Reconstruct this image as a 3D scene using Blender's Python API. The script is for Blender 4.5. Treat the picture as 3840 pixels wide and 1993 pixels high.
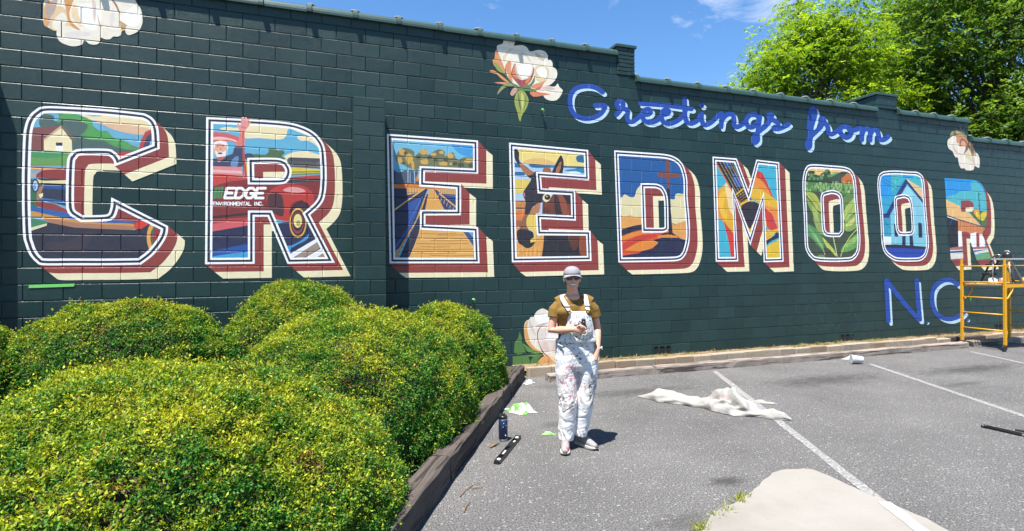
import bpy, bmesh, math, random
import numpy as np
from mathutils import Vector, Matrix
from mathutils.geometry import delaunay_2d_cdt

for o in list(bpy.data.objects): bpy.data.objects.remove(o)
sc = bpy.context.scene
col = sc.collection

# ------------------------------------------------------------------ camera, sky, sun, exposure
FPX, PW, PH = 2100.0, 3840.0, 1993.0          # focal length in photo pixels, photo size
YAW, PIT, ROL = (math.radians(a) for a in (20.05, 0.11, -0.38))
CAM = np.array([3.25, -8.417, 1.70])
ZJ = 1.525                                     # height of bed joint number 0
BW, BH = 0.4064, 0.2032                        # block module

_fw = np.array([math.sin(YAW)*math.cos(PIT), math.cos(YAW)*math.cos(PIT), math.sin(PIT)])
_rt = np.array([math.cos(YAW), -math.sin(YAW), 0.0])
_up = np.cross(_rt, _fw)
_r2 = math.cos(ROL)*_rt + math.sin(ROL)*_up
_u2 = -math.sin(ROL)*_rt + math.cos(ROL)*_up

cd = bpy.data.cameras.new('camera')
cam = bpy.data.objects.new('camera', cd); col.objects.link(cam)
cd.sensor_width = 36.0; cd.sensor_fit = 'HORIZONTAL'
cd.lens = 36.0*FPX/PW
cd.clip_start = 0.05; cd.clip_end = 2000.0
m = Matrix([[_r2[i], _u2[i], -_fw[i], CAM[i]] for i in range(3)] + [[0, 0, 0, 1]])
cam.matrix_world = m
sc.camera = cam

SUN_EL, SUN_AZ = math.radians(70.0), math.radians(50.0)   # elevation; light travels this far from +Y towards +X
SL = Vector((math.cos(SUN_EL)*math.sin(SUN_AZ), math.cos(SUN_EL)*math.cos(SUN_AZ), -math.sin(SUN_EL)))

w = bpy.data.worlds.new('World'); sc.world = w; w.use_nodes = True
nt = w.node_tree; nt.nodes.clear()
out = nt.nodes.new('ShaderNodeOutputWorld'); bg = nt.nodes.new('ShaderNodeBackground')
sky = nt.nodes.new('ShaderNodeTexSky'); sky.sky_type = 'NISHITA'; sky.sun_disc = False
sky.sun_elevation = SUN_EL
sky.sun_rotation = math.atan2(-SL.x, -SL.y)
sky.air_density = 1.0; sky.dust_density = 0.0; sky.ozone_density = 4.5; sky.altitude = 100
bg.inputs['Strength'].default_value = 0.055
# thin fair-weather wisps, sparse over the whole sky
tc = nt.nodes.new('ShaderNodeTexCoord')
mp = nt.nodes.new('ShaderNodeMapping'); mp.inputs['Scale'].default_value = (1.0, 1.0, 2.2)
mp.inputs['Location'].default_value = (0.0, 0.0, 0.0)
n1 = nt.nodes.new('ShaderNodeTexNoise'); n1.inputs['Scale'].default_value = 9.0; n1.inputs['Detail'].default_value = 9.0
n1.inputs['Roughness'].default_value = 0.62; n1.inputs['Distortion'].default_value = 0.6
def _dir(x, y):
    v = _fw + (x-PW/2)/FPX*_r2 - (y-PH/2)/FPX*_u2; return v/np.linalg.norm(v)
acc = None                                     # a few small fair-weather wisps scattered round the sky
for dv, rad in ((_dir(2700, 0), .075), (_dir(2905, -10), .085), (_dir(2300, -420), .16), (_dir(3500, -700), .2), (_dir(600, -900), .18), ((-.7, .2, .6), .2), ((-.5, -.6, .5), .22), ((.3, -.8, .45), .2), ((.85, -.2, .4), .2)):
    vm = nt.nodes.new('ShaderNodeVectorMath'); vm.operation = 'DISTANCE'; vm.inputs[1].default_value = tuple(float(q) for q in dv)
    nt.links.new(tc.outputs['Generated'], vm.inputs[0])
    mr = nt.nodes.new('ShaderNodeMapRange'); mr.inputs['From Min'].default_value = rad; mr.inputs['From Max'].default_value = 0.0; mr.inputs['To Max'].default_value = 0.30
    nt.links.new(vm.outputs['Value'], mr.inputs['Value'])
    if acc is None: acc = mr.outputs['Result']
    else:
        ad = nt.nodes.new('ShaderNodeMath'); ad.operation = 'MAXIMUM'; nt.links.new(acc, ad.inputs[0]); nt.links.new(mr.outputs['Result'], ad.inputs[1]); acc = ad.outputs[0]
ad = nt.nodes.new('ShaderNodeMath'); ad.operation = 'ADD'; nt.links.new(n1.outputs['Fac'], ad.inputs[0]); nt.links.new(acc, ad.inputs[1])
r1 = nt.nodes.new('ShaderNodeValToRGB'); r1.color_ramp.elements[0].position = 0.62; r1.color_ramp.elements[1].position = 1.0
r1.color_ramp.elements[1].color = (.75, .75, .75, 1)
mx = nt.nodes.new('ShaderNodeMixRGB'); mx.inputs['Color2'].default_value = (8.5, 8.8, 9.4, 1)
nt.links.new(tc.outputs['Generated'], mp.inputs['Vector']); nt.links.new(mp.outputs['Vector'], n1.inputs['Vector'])
nt.links.new(ad.outputs[0], r1.inputs['Fac']); nt.links.new(r1.outputs['Color'], mx.inputs['Fac'])
hs = nt.nodes.new('ShaderNodeHueSaturation'); hs.inputs['Saturation'].default_value = 1.16; hs.inputs['Value'].default_value = 1.5
nt.links.new(sky.outputs['Color'], hs.inputs['Color']); nt.links.new(hs.outputs['Color'], mx.inputs['Color1'])
nt.links.new(mx.outputs['Color'], bg.inputs['Color']); nt.links.new(bg.outputs['Background'], out.inputs['Surface'])

sd = bpy.data.lights.new('sun', 'SUN'); sun = bpy.data.objects.new('sun', sd); col.objects.link(sun)
sd.energy = 5.0; sd.angle = math.radians(0.53); sd.color = (1.0, 0.955, 0.89)
sun.rotation_euler = SL.to_track_quat('-Z', 'Y').to_euler()
sun.location = (0, -20, 30)

sc.view_settings.view_transform = 'Standard'; sc.view_settings.look = 'None'
sc.view_settings.exposure = 1.45; sc.view_settings.gamma = 1.0; sc.view_settings.use_curve_mapping = False
sc.render.engine = 'CYCLES'
sc.cycles.max_bounces = 8; sc.cycles.transparent_max_bounces = 8
sc.cycles.use_denoising = True

# ------------------------------------------------------------------ helpers
rng = np.random.default_rng(7); random.seed(7)

def ray(x, y): return _fw + (x-PW/2)/FPX*_r2 - (y-PH/2)/FPX*_u2
def wpt(x, y, Y=0.0):                          # photo pixel -> point on the wall plane
    v = ray(x, y); t = (Y-CAM[1])/v[1]; return CAM + t*v
def gpt(x, y, z=0.0):                          # photo pixel -> point on level ground at height z
    v = ray(x, y); t = (z-CAM[2])/v[2]; return CAM + t*v
def dpt(x, y, d):                              # photo pixel -> point at a depth known from what it stands on
    return CAM + d*ray(x, y)
def prj(P):
    v = np.asarray(P, float)-CAM; z = v@_fw
    return PW/2+FPX*(v@_r2)/z, PH/2-FPX*(v@_u2)/z
def depth(P): return (np.asarray(P, float)-CAM)@_fw

def lin(c):
    c = np.asarray(c, float); return np.where(c <= 0.04045, c/12.92, ((c+0.055)/1.055)**2.4)
def hexl(h, k=1.0):
    return tuple(float(v)*k for v in lin([int(h[i:i+2], 16)/255 for i in (0, 2, 4)]))

def tag(o, label=None, cat=None, group=None, kind=None):
    if label: o['label'] = label
    if cat: o['category'] = cat
    if group: o['group'] = group
    if kind: o['kind'] = kind
    return o
def empty(name, loc=(0, 0, 0), rz=0.0, **k):
    o = bpy.data.objects.new(name, None); col.objects.link(o); o.location = loc; o.rotation_euler[2] = rz
    o.empty_display_size = 0.1
    return tag(o, **k)
def link(name, me, mat=None, parent=None, **k):
    o = bpy.data.objects.new(name, me); col.objects.link(o)
    if mat is not None and not me.materials: me.materials.append(mat)
    if parent is not None: o.parent = parent
    return tag(o, **k)
def mesh(name, v, f):
    me = bpy.data.meshes.new(name); me.from_pydata([tuple(map(float, p)) for p in v], [], [tuple(map(int, q)) for q in f]); me.update(); return me
def smooth(me, on=True):
    me.polygons.foreach_set('use_smooth', [on]*len(me.polygons)); me.update(); return me

class MB:                                      # collects shapes into ONE mesh
    def __init__(s): s.v = []; s.f = []; s.sm = []
    def add(s, v, f, sm=False):
        n = len(s.v); s.v += [tuple(map(float, p)) for p in v]; s.f += [tuple(n+i for i in q) for q in f]; s.sm += [sm]*len(f); return s
    def box(s, lo, hi, bev=0.0, M=None):
        x0, y0, z0 = lo; x1, y1, z1 = hi
        if bev <= 0:
            v = [(x0,y0,z0),(x1,y0,z0),(x1,y1,z0),(x0,y1,z0),(x0,y0,z1),(x1,y0,z1),(x1,y1,z1),(x0,y1,z1)]
            f = [(0,3,2,1),(4,5,6,7),(0,1,5,4),(1,2,6,5),(2,3,7,6),(3,0,4,7)]
        else:
            bm = bmesh.new(); bmesh.ops.create_cube(bm, size=1.0)
            for q in bm.verts:
                q.co = Vector(((x0+x1)/2+q.co.x*(x1-x0), (y0+y1)/2+q.co.y*(y1-y0), (z0+z1)/2+q.co.z*(z1-z0)))
            bmesh.ops.bevel(bm, geom=list(bm.edges), offset=bev, segments=1, affect='EDGES', profile=0.5)
            bm.verts.index_update(); v = [tuple(q.co) for q in bm.verts]; f = [tuple(q.index for q in g.verts) for g in bm.faces]; bm.free()
        if M is not None: v = [tuple(M @ Vector(p)) for p in v]
        return s.add(v, f)
    def tube(s, pts, r, n=10, cap=True, sm=True):  # r: radius or list of radii / (rx, ry) pairs
        pts = [Vector(p) for p in pts]; k = len(pts)
        rs = r if isinstance(r, (list, tuple)) else [r]*k
        v = []; f = []; prev = None
        for i, p in enumerate(pts):
            t = (pts[min(i+1, k-1)]-pts[max(i-1, 0)]).normalized()
            if prev is None:
                a = Vector((0, 0, 1)) if abs(t.z) < 0.9 else Vector((1, 0, 0))
                u = t.cross(a).normalized()
            else: u = (prev-t*prev.dot(t)).normalized()
            prev = u; b = t.cross(u)
            rx, ry = rs[i] if isinstance(rs[i], (list, tuple)) else (rs[i], rs[i])
            for j in range(n):
                a = 2*math.pi*j/n; v.append(p+u*math.cos(a)*rx+b*math.sin(a)*ry)
        for i in range(k-1):
            for j in range(n): f.append((i*n+j, i*n+(j+1)%n, (i+1)*n+(j+1)%n, (i+1)*n+j))
        if cap: f.append(tuple(range(n-1, -1, -1))); f.append(tuple((k-1)*n+j for j in range(n)))
        return s.add(v, f, sm)
    def lathe(s, prof, n=24, c=(0, 0, 0), sm=True):
        v = []; f = []
        for (r, z) in prof:
            for j in range(n):
                a = 2*math.pi*j/n; v.append((c[0]+r*math.cos(a), c[1]+r*math.sin(a), c[2]+z))
        for i in range(len(prof)-1):
            for j in range(n): f.append((i*n+j, i*n+(j+1)%n, (i+1)*n+(j+1)%n, (i+1)*n+j))
        f.append(tuple(range(n-1, -1, -1))); f.append(tuple((len(prof)-1)*n+j for j in range(n)))
        return s.add(v, f, sm)
    def ell(s, c, r, n=14, M=None, sm=True):
        v = []; f = []; c = Vector(c)
        for i in range(n+1):
            th = math.pi*i/n
            for j in range(2*n):
                a = math.pi*j/n; p = Vector((r[0]*math.sin(th)*math.cos(a), r[1]*math.sin(th)*math.sin(a), r[2]*math.cos(th)))
                v.append(c+(M @ p if M is not None else p))
        N = 2*n
        for i in range(n):
            for j in range(N): f.append((i*N+j, (i+1)*N+j, (i+1)*N+(j+1)%N, i*N+(j+1)%N))
        return s.add(v, f, sm)
    def mesh(s, name):
        me = mesh(name, s.v, s.f); me.polygons.foreach_set('use_smooth', s.sm); me.update(); return me
    def build(s, name, mat, parent=None, **k): return link(name, s.mesh(name), mat, parent, **k)

# ------------------------------------------------------------------ materials
class NT:
    def __init__(s, name):
        s.m = bpy.data.materials.new(name); s.m.use_nodes = True; s.t = s.m.node_tree
        s.p = s.t.nodes['Principled BSDF']; s.o = s.t.nodes['Material Output']
        s.tc = s.t.nodes.new('ShaderNodeTexCoord'); s.ge = s.t.nodes.new('ShaderNodeNewGeometry')
    def n(s, kind, **k):
        q = s.t.nodes.new(kind)
        for a, b in k.items():
            if a in q.inputs: s.set(q.inputs[a], b)
            else: setattr(q, a, b)
        return q
    def set(s, inp, b):
        if isinstance(b, bpy.types.NodeSocket): s.t.links.new(b, inp)
        elif isinstance(b, tuple) and len(b) == 3 and inp.type == 'RGBA': inp.default_value = (*b, 1)
        else: inp.default_value = b
    def noise(s, scale, detail=4, rough=0.55, vec=None, dist=0.0, out='Fac'):
        q = s.n('ShaderNodeTexNoise'); q.inputs['Scale'].default_value = scale; q.inputs['Detail'].default_value = detail
        q.inputs['Roughness'].default_value = rough; q.inputs['Distortion'].default_value = dist
        s.t.links.new(vec if vec is not None else s.ge.outputs['Position'], q.inputs['Vector']); return q.outputs[out]
    def ramp(s, fac, *stops):
        q = s.n('ShaderNodeValToRGB'); e = q.color_ramp.elements
        while len(e) < len(stops): e.new(0.5)
        for i, (p, c) in enumerate(stops):
            e[i].position = p; e[i].color = (c, c, c, 1) if isinstance(c, (int, float)) else (*c, 1)
        s.t.links.new(fac, q.inputs['Fac']); return q.outputs['Color']
    def mix(s, fac, a, b, mode='MIX'):
        q = s.n('ShaderNodeMixRGB', blend_type=mode)
        for i, x in (('Fac', fac), ('Color1', a), ('Color2', b)): s.set(q.inputs[i], x)
        return q.outputs['Color']
    def math(s, op, a, b=0.0, clamp=False):
        q = s.n('ShaderNodeMath', operation=op, use_clamp=clamp); s.set(q.inputs[0], a); s.set(q.inputs[1], b); return q.outputs[0]
    def mapv(s, scale=(1, 1, 1), loc=(0, 0, 0), rot=(0, 0, 0), vec=None):
        q = s.n('ShaderNodeMapping'); q.inputs['Scale'].default_value = scale; q.inputs['Location'].default_value = loc; q.inputs['Rotation'].default_value = rot
        s.t.links.new(vec if vec is not None else s.ge.outputs['Position'], q.inputs['Vector']); return q.outputs['Vector']
    def bump(s, h, strength=0.3, dist=0.01, normal=None):
        q = s.n('ShaderNodeBump'); q.inputs['Strength'].default_value = strength; q.inputs['Distance'].default_value = dist
        s.t.links.new(h, q.inputs['Height'])
        if normal is not None: s.t.links.new(normal, q.inputs['Normal'])
        return q.outputs['Normal']
    def fin(s, base=None, rough=None, normal=None, **k):
        if base is not None: s.set(s.p.inputs['Base Color'], base)
        if rough is not None: s.set(s.p.inputs['Roughness'], rough)
        if normal is not None: s.t.links.new(normal, s.p.inputs['Normal'])
        for a, b in k.items(): s.set(s.p.inputs[a.replace('_', ' ')], b)
        return s.m

def simple(name, c, rough=0.5, var=0.12, scale=30, bump=0.0, **k):
    t = NT(name); n = t.noise(scale, 4)
    c2 = tuple(x*(1-var) for x in c); c1 = tuple(min(1, x*(1+var)) for x in c)
    base = t.mix(n, c2, c1)
    return t.fin(base, rough, t.bump(n, bump, 0.01) if bump else None, **k)

def paint_normal(t):                           # rolled masonry paint over open-textured block
    a = t.noise(95, 3, 0.6); b = t.noise(260, 2, 0.6); c = t.noise(22, 3, 0.6)
    pits = t.ramp(b, (0.36, 0.0), (0.46, 1.0))
    h = t.math('ADD', t.math('MULTIPLY', a, 0.55), t.math('MULTIPLY', pits, 0.3))
    h = t.math('ADD', h, t.math('MULTIPLY', c, 0.5))
    return t.bump(h, 0.55, 0.006)

t = NT('green_masonry_paint')
_n = t.noise(1.3, 5, 0.6); _n2 = t.noise(14, 4)
_b = t.mix(t.ramp(_n, (0.35, 0.0), (0.65, 1.0)), (0.0072, 0.0270, 0.0262), (0.0105, 0.0350, 0.0330))
_b = t.mix(t.ramp(_n2, (0.62, 0.0), (0.8, 0.35)), _b, (0.018, 0.042, 0.038))
_b = t.mix(t.ramp(t.noise(42, 4, 0.7), (0.70, 0.0), (0.74, 0.7)), _b, (0.10, 0.125, 0.12))  # pale specks: glints off the rough block, put into the colour
_b = t.mix(t.ramp(t.noise(3.2, 5, 0.65, t.mapv((1, 1, 0.25))), (0.60, 0.0), (0.72, 0.35)), _b, (0.020, 0.040, 0.037))
_sx = t.n('ShaderNodeSeparateXYZ'); t.t.links.new(t.ge.outputs['Position'], _sx.inputs[0])   # each block took the roller a little differently
_row = t.math('CEIL', t.math('MULTIPLY', t.math('SUBTRACT', _sx.outputs['Z'], ZJ), 1/BH))
_colm = t.math('FLOOR', t.math('SUBTRACT', t.math('MULTIPLY', _sx.outputs['X'], 1/BW), t.math('MULTIPLY', t.math('ABSOLUTE', t.math('MODULO', _row, 2.0)), 0.5)))
_cv = t.n('ShaderNodeCombineXYZ'); t.t.links.new(_row, _cv.inputs[0]); t.t.links.new(_colm, _cv.inputs[1])
_wn = t.n('ShaderNodeTexWhiteNoise'); t.t.links.new(_cv.outputs[0], _wn.inputs['Vector'])
_b = t.mix(1.0, _b, t.ramp(_wn.outputs['Value'], (0.0, 0.85), (1.0, 1.12)), 'MULTIPLY')
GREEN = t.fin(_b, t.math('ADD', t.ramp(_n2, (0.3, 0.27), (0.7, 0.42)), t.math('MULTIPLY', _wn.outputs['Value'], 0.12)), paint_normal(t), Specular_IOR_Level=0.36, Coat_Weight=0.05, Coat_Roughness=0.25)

t = NT('mural_paint')
_at = t.n('ShaderNodeVertexColor', layer_name='Col')
_n = t.noise(9, 4); _n3 = t.noise(70, 3)
_b = t.mix(t.ramp(_n, (0.3, 0.10), (0.7, 0.0)), _at.outputs['Color'], (0.12, 0.11, 0.10))
_b = t.mix(t.ramp(_n3, (0.30, 0.12), (0.36, 0.0)), _b, (0.02, 0.04, 0.04))
MURAL = t.fin(_b, 0.48, paint_normal(t), Specular_IOR_Level=0.4)
# ------------------------------------------------------------------ the block building
bld = empty('building', (8, 0, 0), label='long dark green painted concrete block building carrying the lettered mural', cat='building')
bld_off = Vector((8, 0, 0))
def bpart(name, me, mat=None, parent=bld, **k):
    o = link(name, me, mat, parent, **k)
    if parent is bld: o.location = -bld_off
    return o

X0, X1 = -3.0, 24.0
TOPS = [(X0, 8.27, 19), (8.27, 8.62, 17), (8.62, 14.5, 17), (14.5, 15.1, 17), (15.1, 17.42, 17), (17.42, X1, 15)]  # top bed joint per stretch
def top_at(x):
    for a, b, j in TOPS:
        if a <= x < b: return j
    return 15
def jz(j): return ZJ + j*BH
def heads(row):                                # x of head joints in the course that lies under bed joint `row`
    off = 0.0 if row % 2 == 0 else BW/2
    return off

# one block: proud face with bevelled edges, sides running back into the wall
def block_mesh(wd, ht, name='block', dep=0.05, b=0.005):
    x, z = wd/2, ht/2
    bt = 0.0095; bd = 0.006                        # upper arris widened beyond the others so bed joints catch light
    v = [(-x+b, 0, -z+b), (x-b, 0, -z+b), (x-b, 0, z-bt), (-x+b, 0, z-bt),
         (-x, b, -z), (x, b, -z), (x, bd, z), (-x, bd, z), (-x, dep, -z), (x, dep, -z), (x, dep, z), (-x, dep, z)]
    f = [(0, 1, 2, 3)] + [(i, 4+i, 4+(i+1) % 4, (i+1) % 4) for i in range(4)] + [(4+i, 8+i, 8+(i+1) % 4, 4+(i+1) % 4) for i in range(4)]
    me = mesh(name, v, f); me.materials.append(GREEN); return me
GAP = 0.005
def joints_of(row): return 0.0 if row % 2 == 0 else BW/2

PIL = [(3.865, 4.300, -0.32, 4.10), (-0.86, -0.42, -0.32, 4.72)]   # pilasters: x0, x1, front, top
# vent positions (photo pixels -> block column)
VENTS = [tuple(wpt(2488, 1318)[[0, 2]]), tuple(wpt(3187, 1272)[[0, 2]]), tuple(wpt(3735, 1236)[[0, 2]])]

cells = []
for row in range(-7, 20):                      # course between joint row-1 (below) and row (above)
    zc = jz(row)-BH/2; off = joints_of(row)
    for k in range(int((X0-1)/BW)-1, int(X1/BW)+2):
        xa, xb = k*BW+off, (k+1)*BW+off
        segs = [(xa, xb)]
        for e in (8.27, 17.42):                # stepped top: cut at the steps where one side is missing
            segs = [s for a, b in segs for s in ([(a, e), (e, b)] if a < e-0.02 and b > e+0.02 else [(a, b)])]
        for a, b in segs:
            a, b = max(a, X0), min(b, X1)
            if b-a < 0.05: continue
            xm = (a+b)/2
            if row > top_at(xm): continue
            isv = any(a < vx < b and abs(zc-vz) < BH*0.55 for vx, vz in VENTS)
            cells.append((row, a, b, zc, isv))
full = block_mesh(BW-GAP, BH-GAP)
def area(c):
    row, a, b, zc, _ = c
    P = [prj((x, 0, z)) for x, z in ((a, zc-BH/2), (b, zc-BH/2), (b, zc+BH/2), (a, zc+BH/2))]
    if min(p[0] for p in P) > PW or max(p[0] for p in P) < 0 or max(p[1] for p in P) < 0: return 0
    return 0.5*abs(sum(P[i][0]*P[(i+1) % 4][1]-P[(i+1) % 4][0]*P[i][1] for i in range(4)))
def hidden(c):                                 # behind the shrubs or under a painted letter
    x, y = prj(((c[1]+c[2])/2, 0, c[3]))
    if x < 1950 and y > 1200: return True
    for (x0, y0, x1, y1) in ((140, 440, 520, 940), (810, 480, 1170, 920), (1500, 560, 1740, 940), (1960, 590, 2170, 930), (2340, 640, 2540, 930)):
        if x0 < x < x1 and y0 < y < y1: return True
    return False
solo = sorted([c for c in cells if not c[4] and abs(c[2]-c[1]-BW) < 0.01 and not hidden(c)], key=area, reverse=True)[:300]
solo_id = {id(c) for c in solo}
rest = MB(); bjit = {}
for c in cells:
    row, a, b, zc, isv = c
    jy = float(rng.uniform(-0.0012, 0.0012)); bjit[(row, round(a, 3))] = jy
    if isv:
        continue
    if id(c) in solo_id:
        o = bpart('block', full); o.location = Vector(((a+b)/2+float(rng.uniform(-.0015, .0015)), jy, zc+float(rng.uniform(-.0015, .0015))))-bld_off
        o.rotation_euler = (float(rng.normal(0, 0.004)), 0, float(rng.normal(0, 0.0025)))
    else:
        bmh = block_mesh(b-a-GAP, BH-GAP) if abs(b-a-BW) > 0.01 else full
        vv = [(q.co.x+(a+b)/2, q.co.y+jy, q.co.z+zc) for q in bmh.vertices]
        rest.add(vv, [tuple(p.vertices) for p in bmh.polygons])
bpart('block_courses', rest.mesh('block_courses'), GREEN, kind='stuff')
mo = MB()                                      # mortar bed set back behind the block faces, and the wall body
for a, b, j in TOPS: mo.box((a, 0.0085, -0.3), (b, 0.19, jz(j)))
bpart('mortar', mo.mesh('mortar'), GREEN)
# vents: hollow blocks laid with their cells showing
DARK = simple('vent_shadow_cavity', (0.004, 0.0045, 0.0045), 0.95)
for (vx, vz) in VENTS:
    c = min((c for c in cells if c[4]), key=lambda c: abs((c[1]+c[2])/2-vx)+abs(c[3]-vz))
    a, b, zc = c[1], c[2], c[3]
    g = MB(); y0, y1 = 0.004, 0.012
    g.box((a+.004, -.002, zc-BH/2+.004), (b-.004, .03, zc-BH/2+.03)); g.box((a+.004, -.002, zc+BH/2-.035), (b-.004, .03, zc+BH/2-.004))
    n = 3; wz = (b-a-.008)
    for i in range(n+1):
        xm = a+.004+wz*i/n; hw = .012 if 0 < i < n else .022
        xa = max(a+.004, xm-hw); xb = min(b-.004, xm+hw)
        g.box((xa, -.003, zc-BH/2+.03), (xb, .03, zc+BH/2-.035))
        for s in (-1, 1):
            for zz in (zc-BH/2+.03, zc+BH/2-.035):
                zd = .03 if zz < zc else -.03
                x_ = xa if s < 0 else xb
                if a+.01 < x_ < b-.01: g.add([(x_, -.001, zz), (x_+s*.025, -.001, zz), (x_, -.001, zz+zd)], [(0, 1, 2)])
    v = bpart('vent_block', g.mesh('vent_block'), GREEN, label='hollow block vent with three open cells at the wall foot')
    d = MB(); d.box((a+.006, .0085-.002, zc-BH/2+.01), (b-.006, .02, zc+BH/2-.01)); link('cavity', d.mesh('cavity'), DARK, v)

# pilasters
for (xa, xb, yf, zt) in PIL:
    p = MB(); p.box((xa+.004, yf+.008, -.2), (xb-.004, .0, zt-.006))
    po = bpart('pilaster', p.mesh('pilaster'), GREEN)
    n = 0; z = jz(-8)
    while z < zt-0.02:
        z1 = min(z+BH, zt); n += 1
        xs = [xa, xb] if n % 2 else [xa, (xa+xb)/2, xb]
        for i in range(len(xs)-1):
            q = MB(); x0, x1 = xs[i]+.003, xs[i+1]-.003
            q.box((x0, yf, z+.0035), (x1, -.004, z1-.0035), bev=.005)
            link('block', q.mesh('pilaster_block'), GREEN, po)
        z = z1

# fire walls standing up through the roof, each with its capping slabs
def firewall(xa, xb, zt, nm):
    g = MB(); g.box((xa+.006, 0.012, 3.9), (xb-.006, 6.0, zt-.02))
    fo = bpart('parapet_pier', g.mesh('parapet_pier'), GREEN, label=nm)
    z = zt; n = 0; h = 0.068 if xb-xa < .5 else BH
    while z > (4.99 if xb-xa < .5 else 4.99):
        z0 = max(z-h, 4.985)
        xs = ([xa, xb] if n % 2 else [xa, (xa+xb)/2+.03, xb])
        for i in range(len(xs)-1):
            if z-z0 > .03:
                q = MB(); q.box((xs[i]+.003, -.012+float(rng.uniform(-.003, .003)), z0+.004), (xs[i+1]-.003, .2, z-.004), bev=.006)
                link('brick' if h < .1 else 'block', q.mesh('pier_brick'), GREEN, fo)
        z = z0; n += 1
    y = -.03
    while y < 6:
        q = MB(); q.box((xa-.03, y, zt+.002), (xb+.03, min(y+.6, 6.02)-.006, zt+.055), bev=.008)
        link('cap_slab', q.mesh('cap_slab'), COPE, fo); y += .6
    return fo
t = NT('glazed_coping')
COPE = t.fin(t.mix(t.noise(12, 5), (0.020, 0.048, 0.040), (0.036, 0.072, 0.060)), 0.36, t.bump(t.noise(40, 4), 0.3, 0.006))
LICH = simple('coping_mortar', (0.16, 0.165, 0.15), 0.85, 0.35, 40, 0.5)
firewall(8.27, 8.62, 5.47, 'narrow brick end of the cross wall rising above the coping step')
firewall(14.5, 15.1, 5.26, 'wide block end of the cross wall rising above the lower coping')

# coping tiles with raised collars
def coping(xa, xb, zt):
    L = 0.625; n = max(1, round((xb-xa)/L)); L = (xb-xa)/n
    for i in range(n):
        g = MB(); x0 = xa+i*L; K = 9; prof = []
        for j in range(K+1):                   # half-round, lip hanging in front of the wall face
            a = math.pi*j/K; prof.append((0.085-math.cos(a)*0.134, zt-0.055+math.sin(a)*0.10))
        prof = [(prof[0][0], zt-0.085)]+prof+[(prof[-1][0], zt-0.085)]
        jz_ = float(rng.uniform(-.004, .004)); inn = [(p[0]*0.9+0.0085, p[1]-.02) for p in prof]
        m = len(prof)
        for (xs, sc_) in (((x0+.05, x0+L-.003), 1.0), ((x0, x0+.062), 1.22)):
            cy = 0.085; cz = zt-.07
            V = []
            for xx in xs: V += [(xx, cy+(p[0]-cy)*sc_, cz+(p[1]-cz)*sc_+jz_) for p in prof]
            F = [(q, q+1, m+q+1, m+q) for q in range(m-1)] + [(m-1, 0, m, 2*m-1)] + [tuple(range(m)), tuple(range(2*m-1, m-1, -1))]
            g.add(V, F)
        tl = bpart('coping_tile', g.mesh('coping_tile'), COPE)
        r = MB(); r.ell((x0+.03+float(rng.uniform(-.01, .02)), .05, zt+.045), (.055+float(rng.uniform(0, .03)), .07, .028), 6)
        link('mortar_dab', r.mesh('mortar_dab'), LICH, tl)
coping(X0, 8.27, jz(19)+.005); coping(8.62, 14.5, jz(17)+.005); coping(15.1, 17.42, jz(17)+.005); coping(17.46, X1, jz(15)+.005)
# the rest of the building: roof, far walls
ROOF = simple('roof_felt', (0.06, 0.06, 0.06), 0.9)
g = MB(); g.box((X0, .2, 4.30), (8.3, 14, 4.42)); g.box((8.3, .2, 3.98), (17.4, 14, 4.1)); g.box((17.4, .2, 3.7), (X1, 14, 3.82))
bpart('roof', g.mesh('roof'), ROOF)
g = MB(); g.box((X0, .2, -.2), (X0+.2, 14, 4.4)); g.box((X1-.2, .2, -.2), (X1, 14, 3.8)); g.box((X0, 14, -.2), (X1, 14.2, 4.4))
bpart('far_wall', g.mesh('far_wall'), GREEN)
# ------------------------------------------------------------------ the mural: flat paint following the block relief
CR = dict(C=(0, 300, 1.4857), R=(700, 380, 1.91), E=(1380, 450, 2.1231), U=(1850, 480, 2.3044), D=(2260, 520, 2.5226), M=(2640, 560, 2.7842),
          O=(2980, 580, 2.907), Q=(3440, 620, 3.1825), F1=(0, 0, 2.576), F2=(1750, 100, 3.342), F3=(3300, 400, 4.1778), F4=(1900, 1100, 4.4567),
          G=(2080, 280, 3.903), H=(2700, 330, 3.68), N=(3240, 940, 3.2617))
def P(s): 
    a = [float(q) for q in s.replace(',', ' ').split()]; return [(a[i], a[i+1]) for i in range(0, len(a)-1, 2)]
def toW(c, pts):
    ox, oy, k = CR[c]; r = []
    for u, v in pts:
        q = wpt(ox+u/k, oy+v/k); r.append((q[0], q[2]))
    return r
def crom(pts, n=4, closed=True):               # smooth a polyline
    N = len(pts); r = []
    if not closed: pts = [pts[0]]+list(pts)+[pts[-1]]
    rg = range(N) if closed else range(1, N)
    for i in rg:
        if closed: p0, p1, p2, p3 = (pts[(i+d) % N] for d in (-1, 0, 1, 2))
        else: p0, p1, p2, p3 = (pts[i+d] for d in (-1, 0, 1, 2))
        for j in range(n):
            t = j/n
            r.append(tuple(0.5*((2*p1[a])+(-p0[a]+p2[a])*t+(2*p0[a]-5*p1[a]+4*p2[a]-p3[a])*t*t+(-p0[a]+3*p1[a]-3*p2[a]+p3[a])*t**3) for a in (0, 1)))
    if not closed: r.append(tuple(pts[-1]))
    return r
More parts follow.
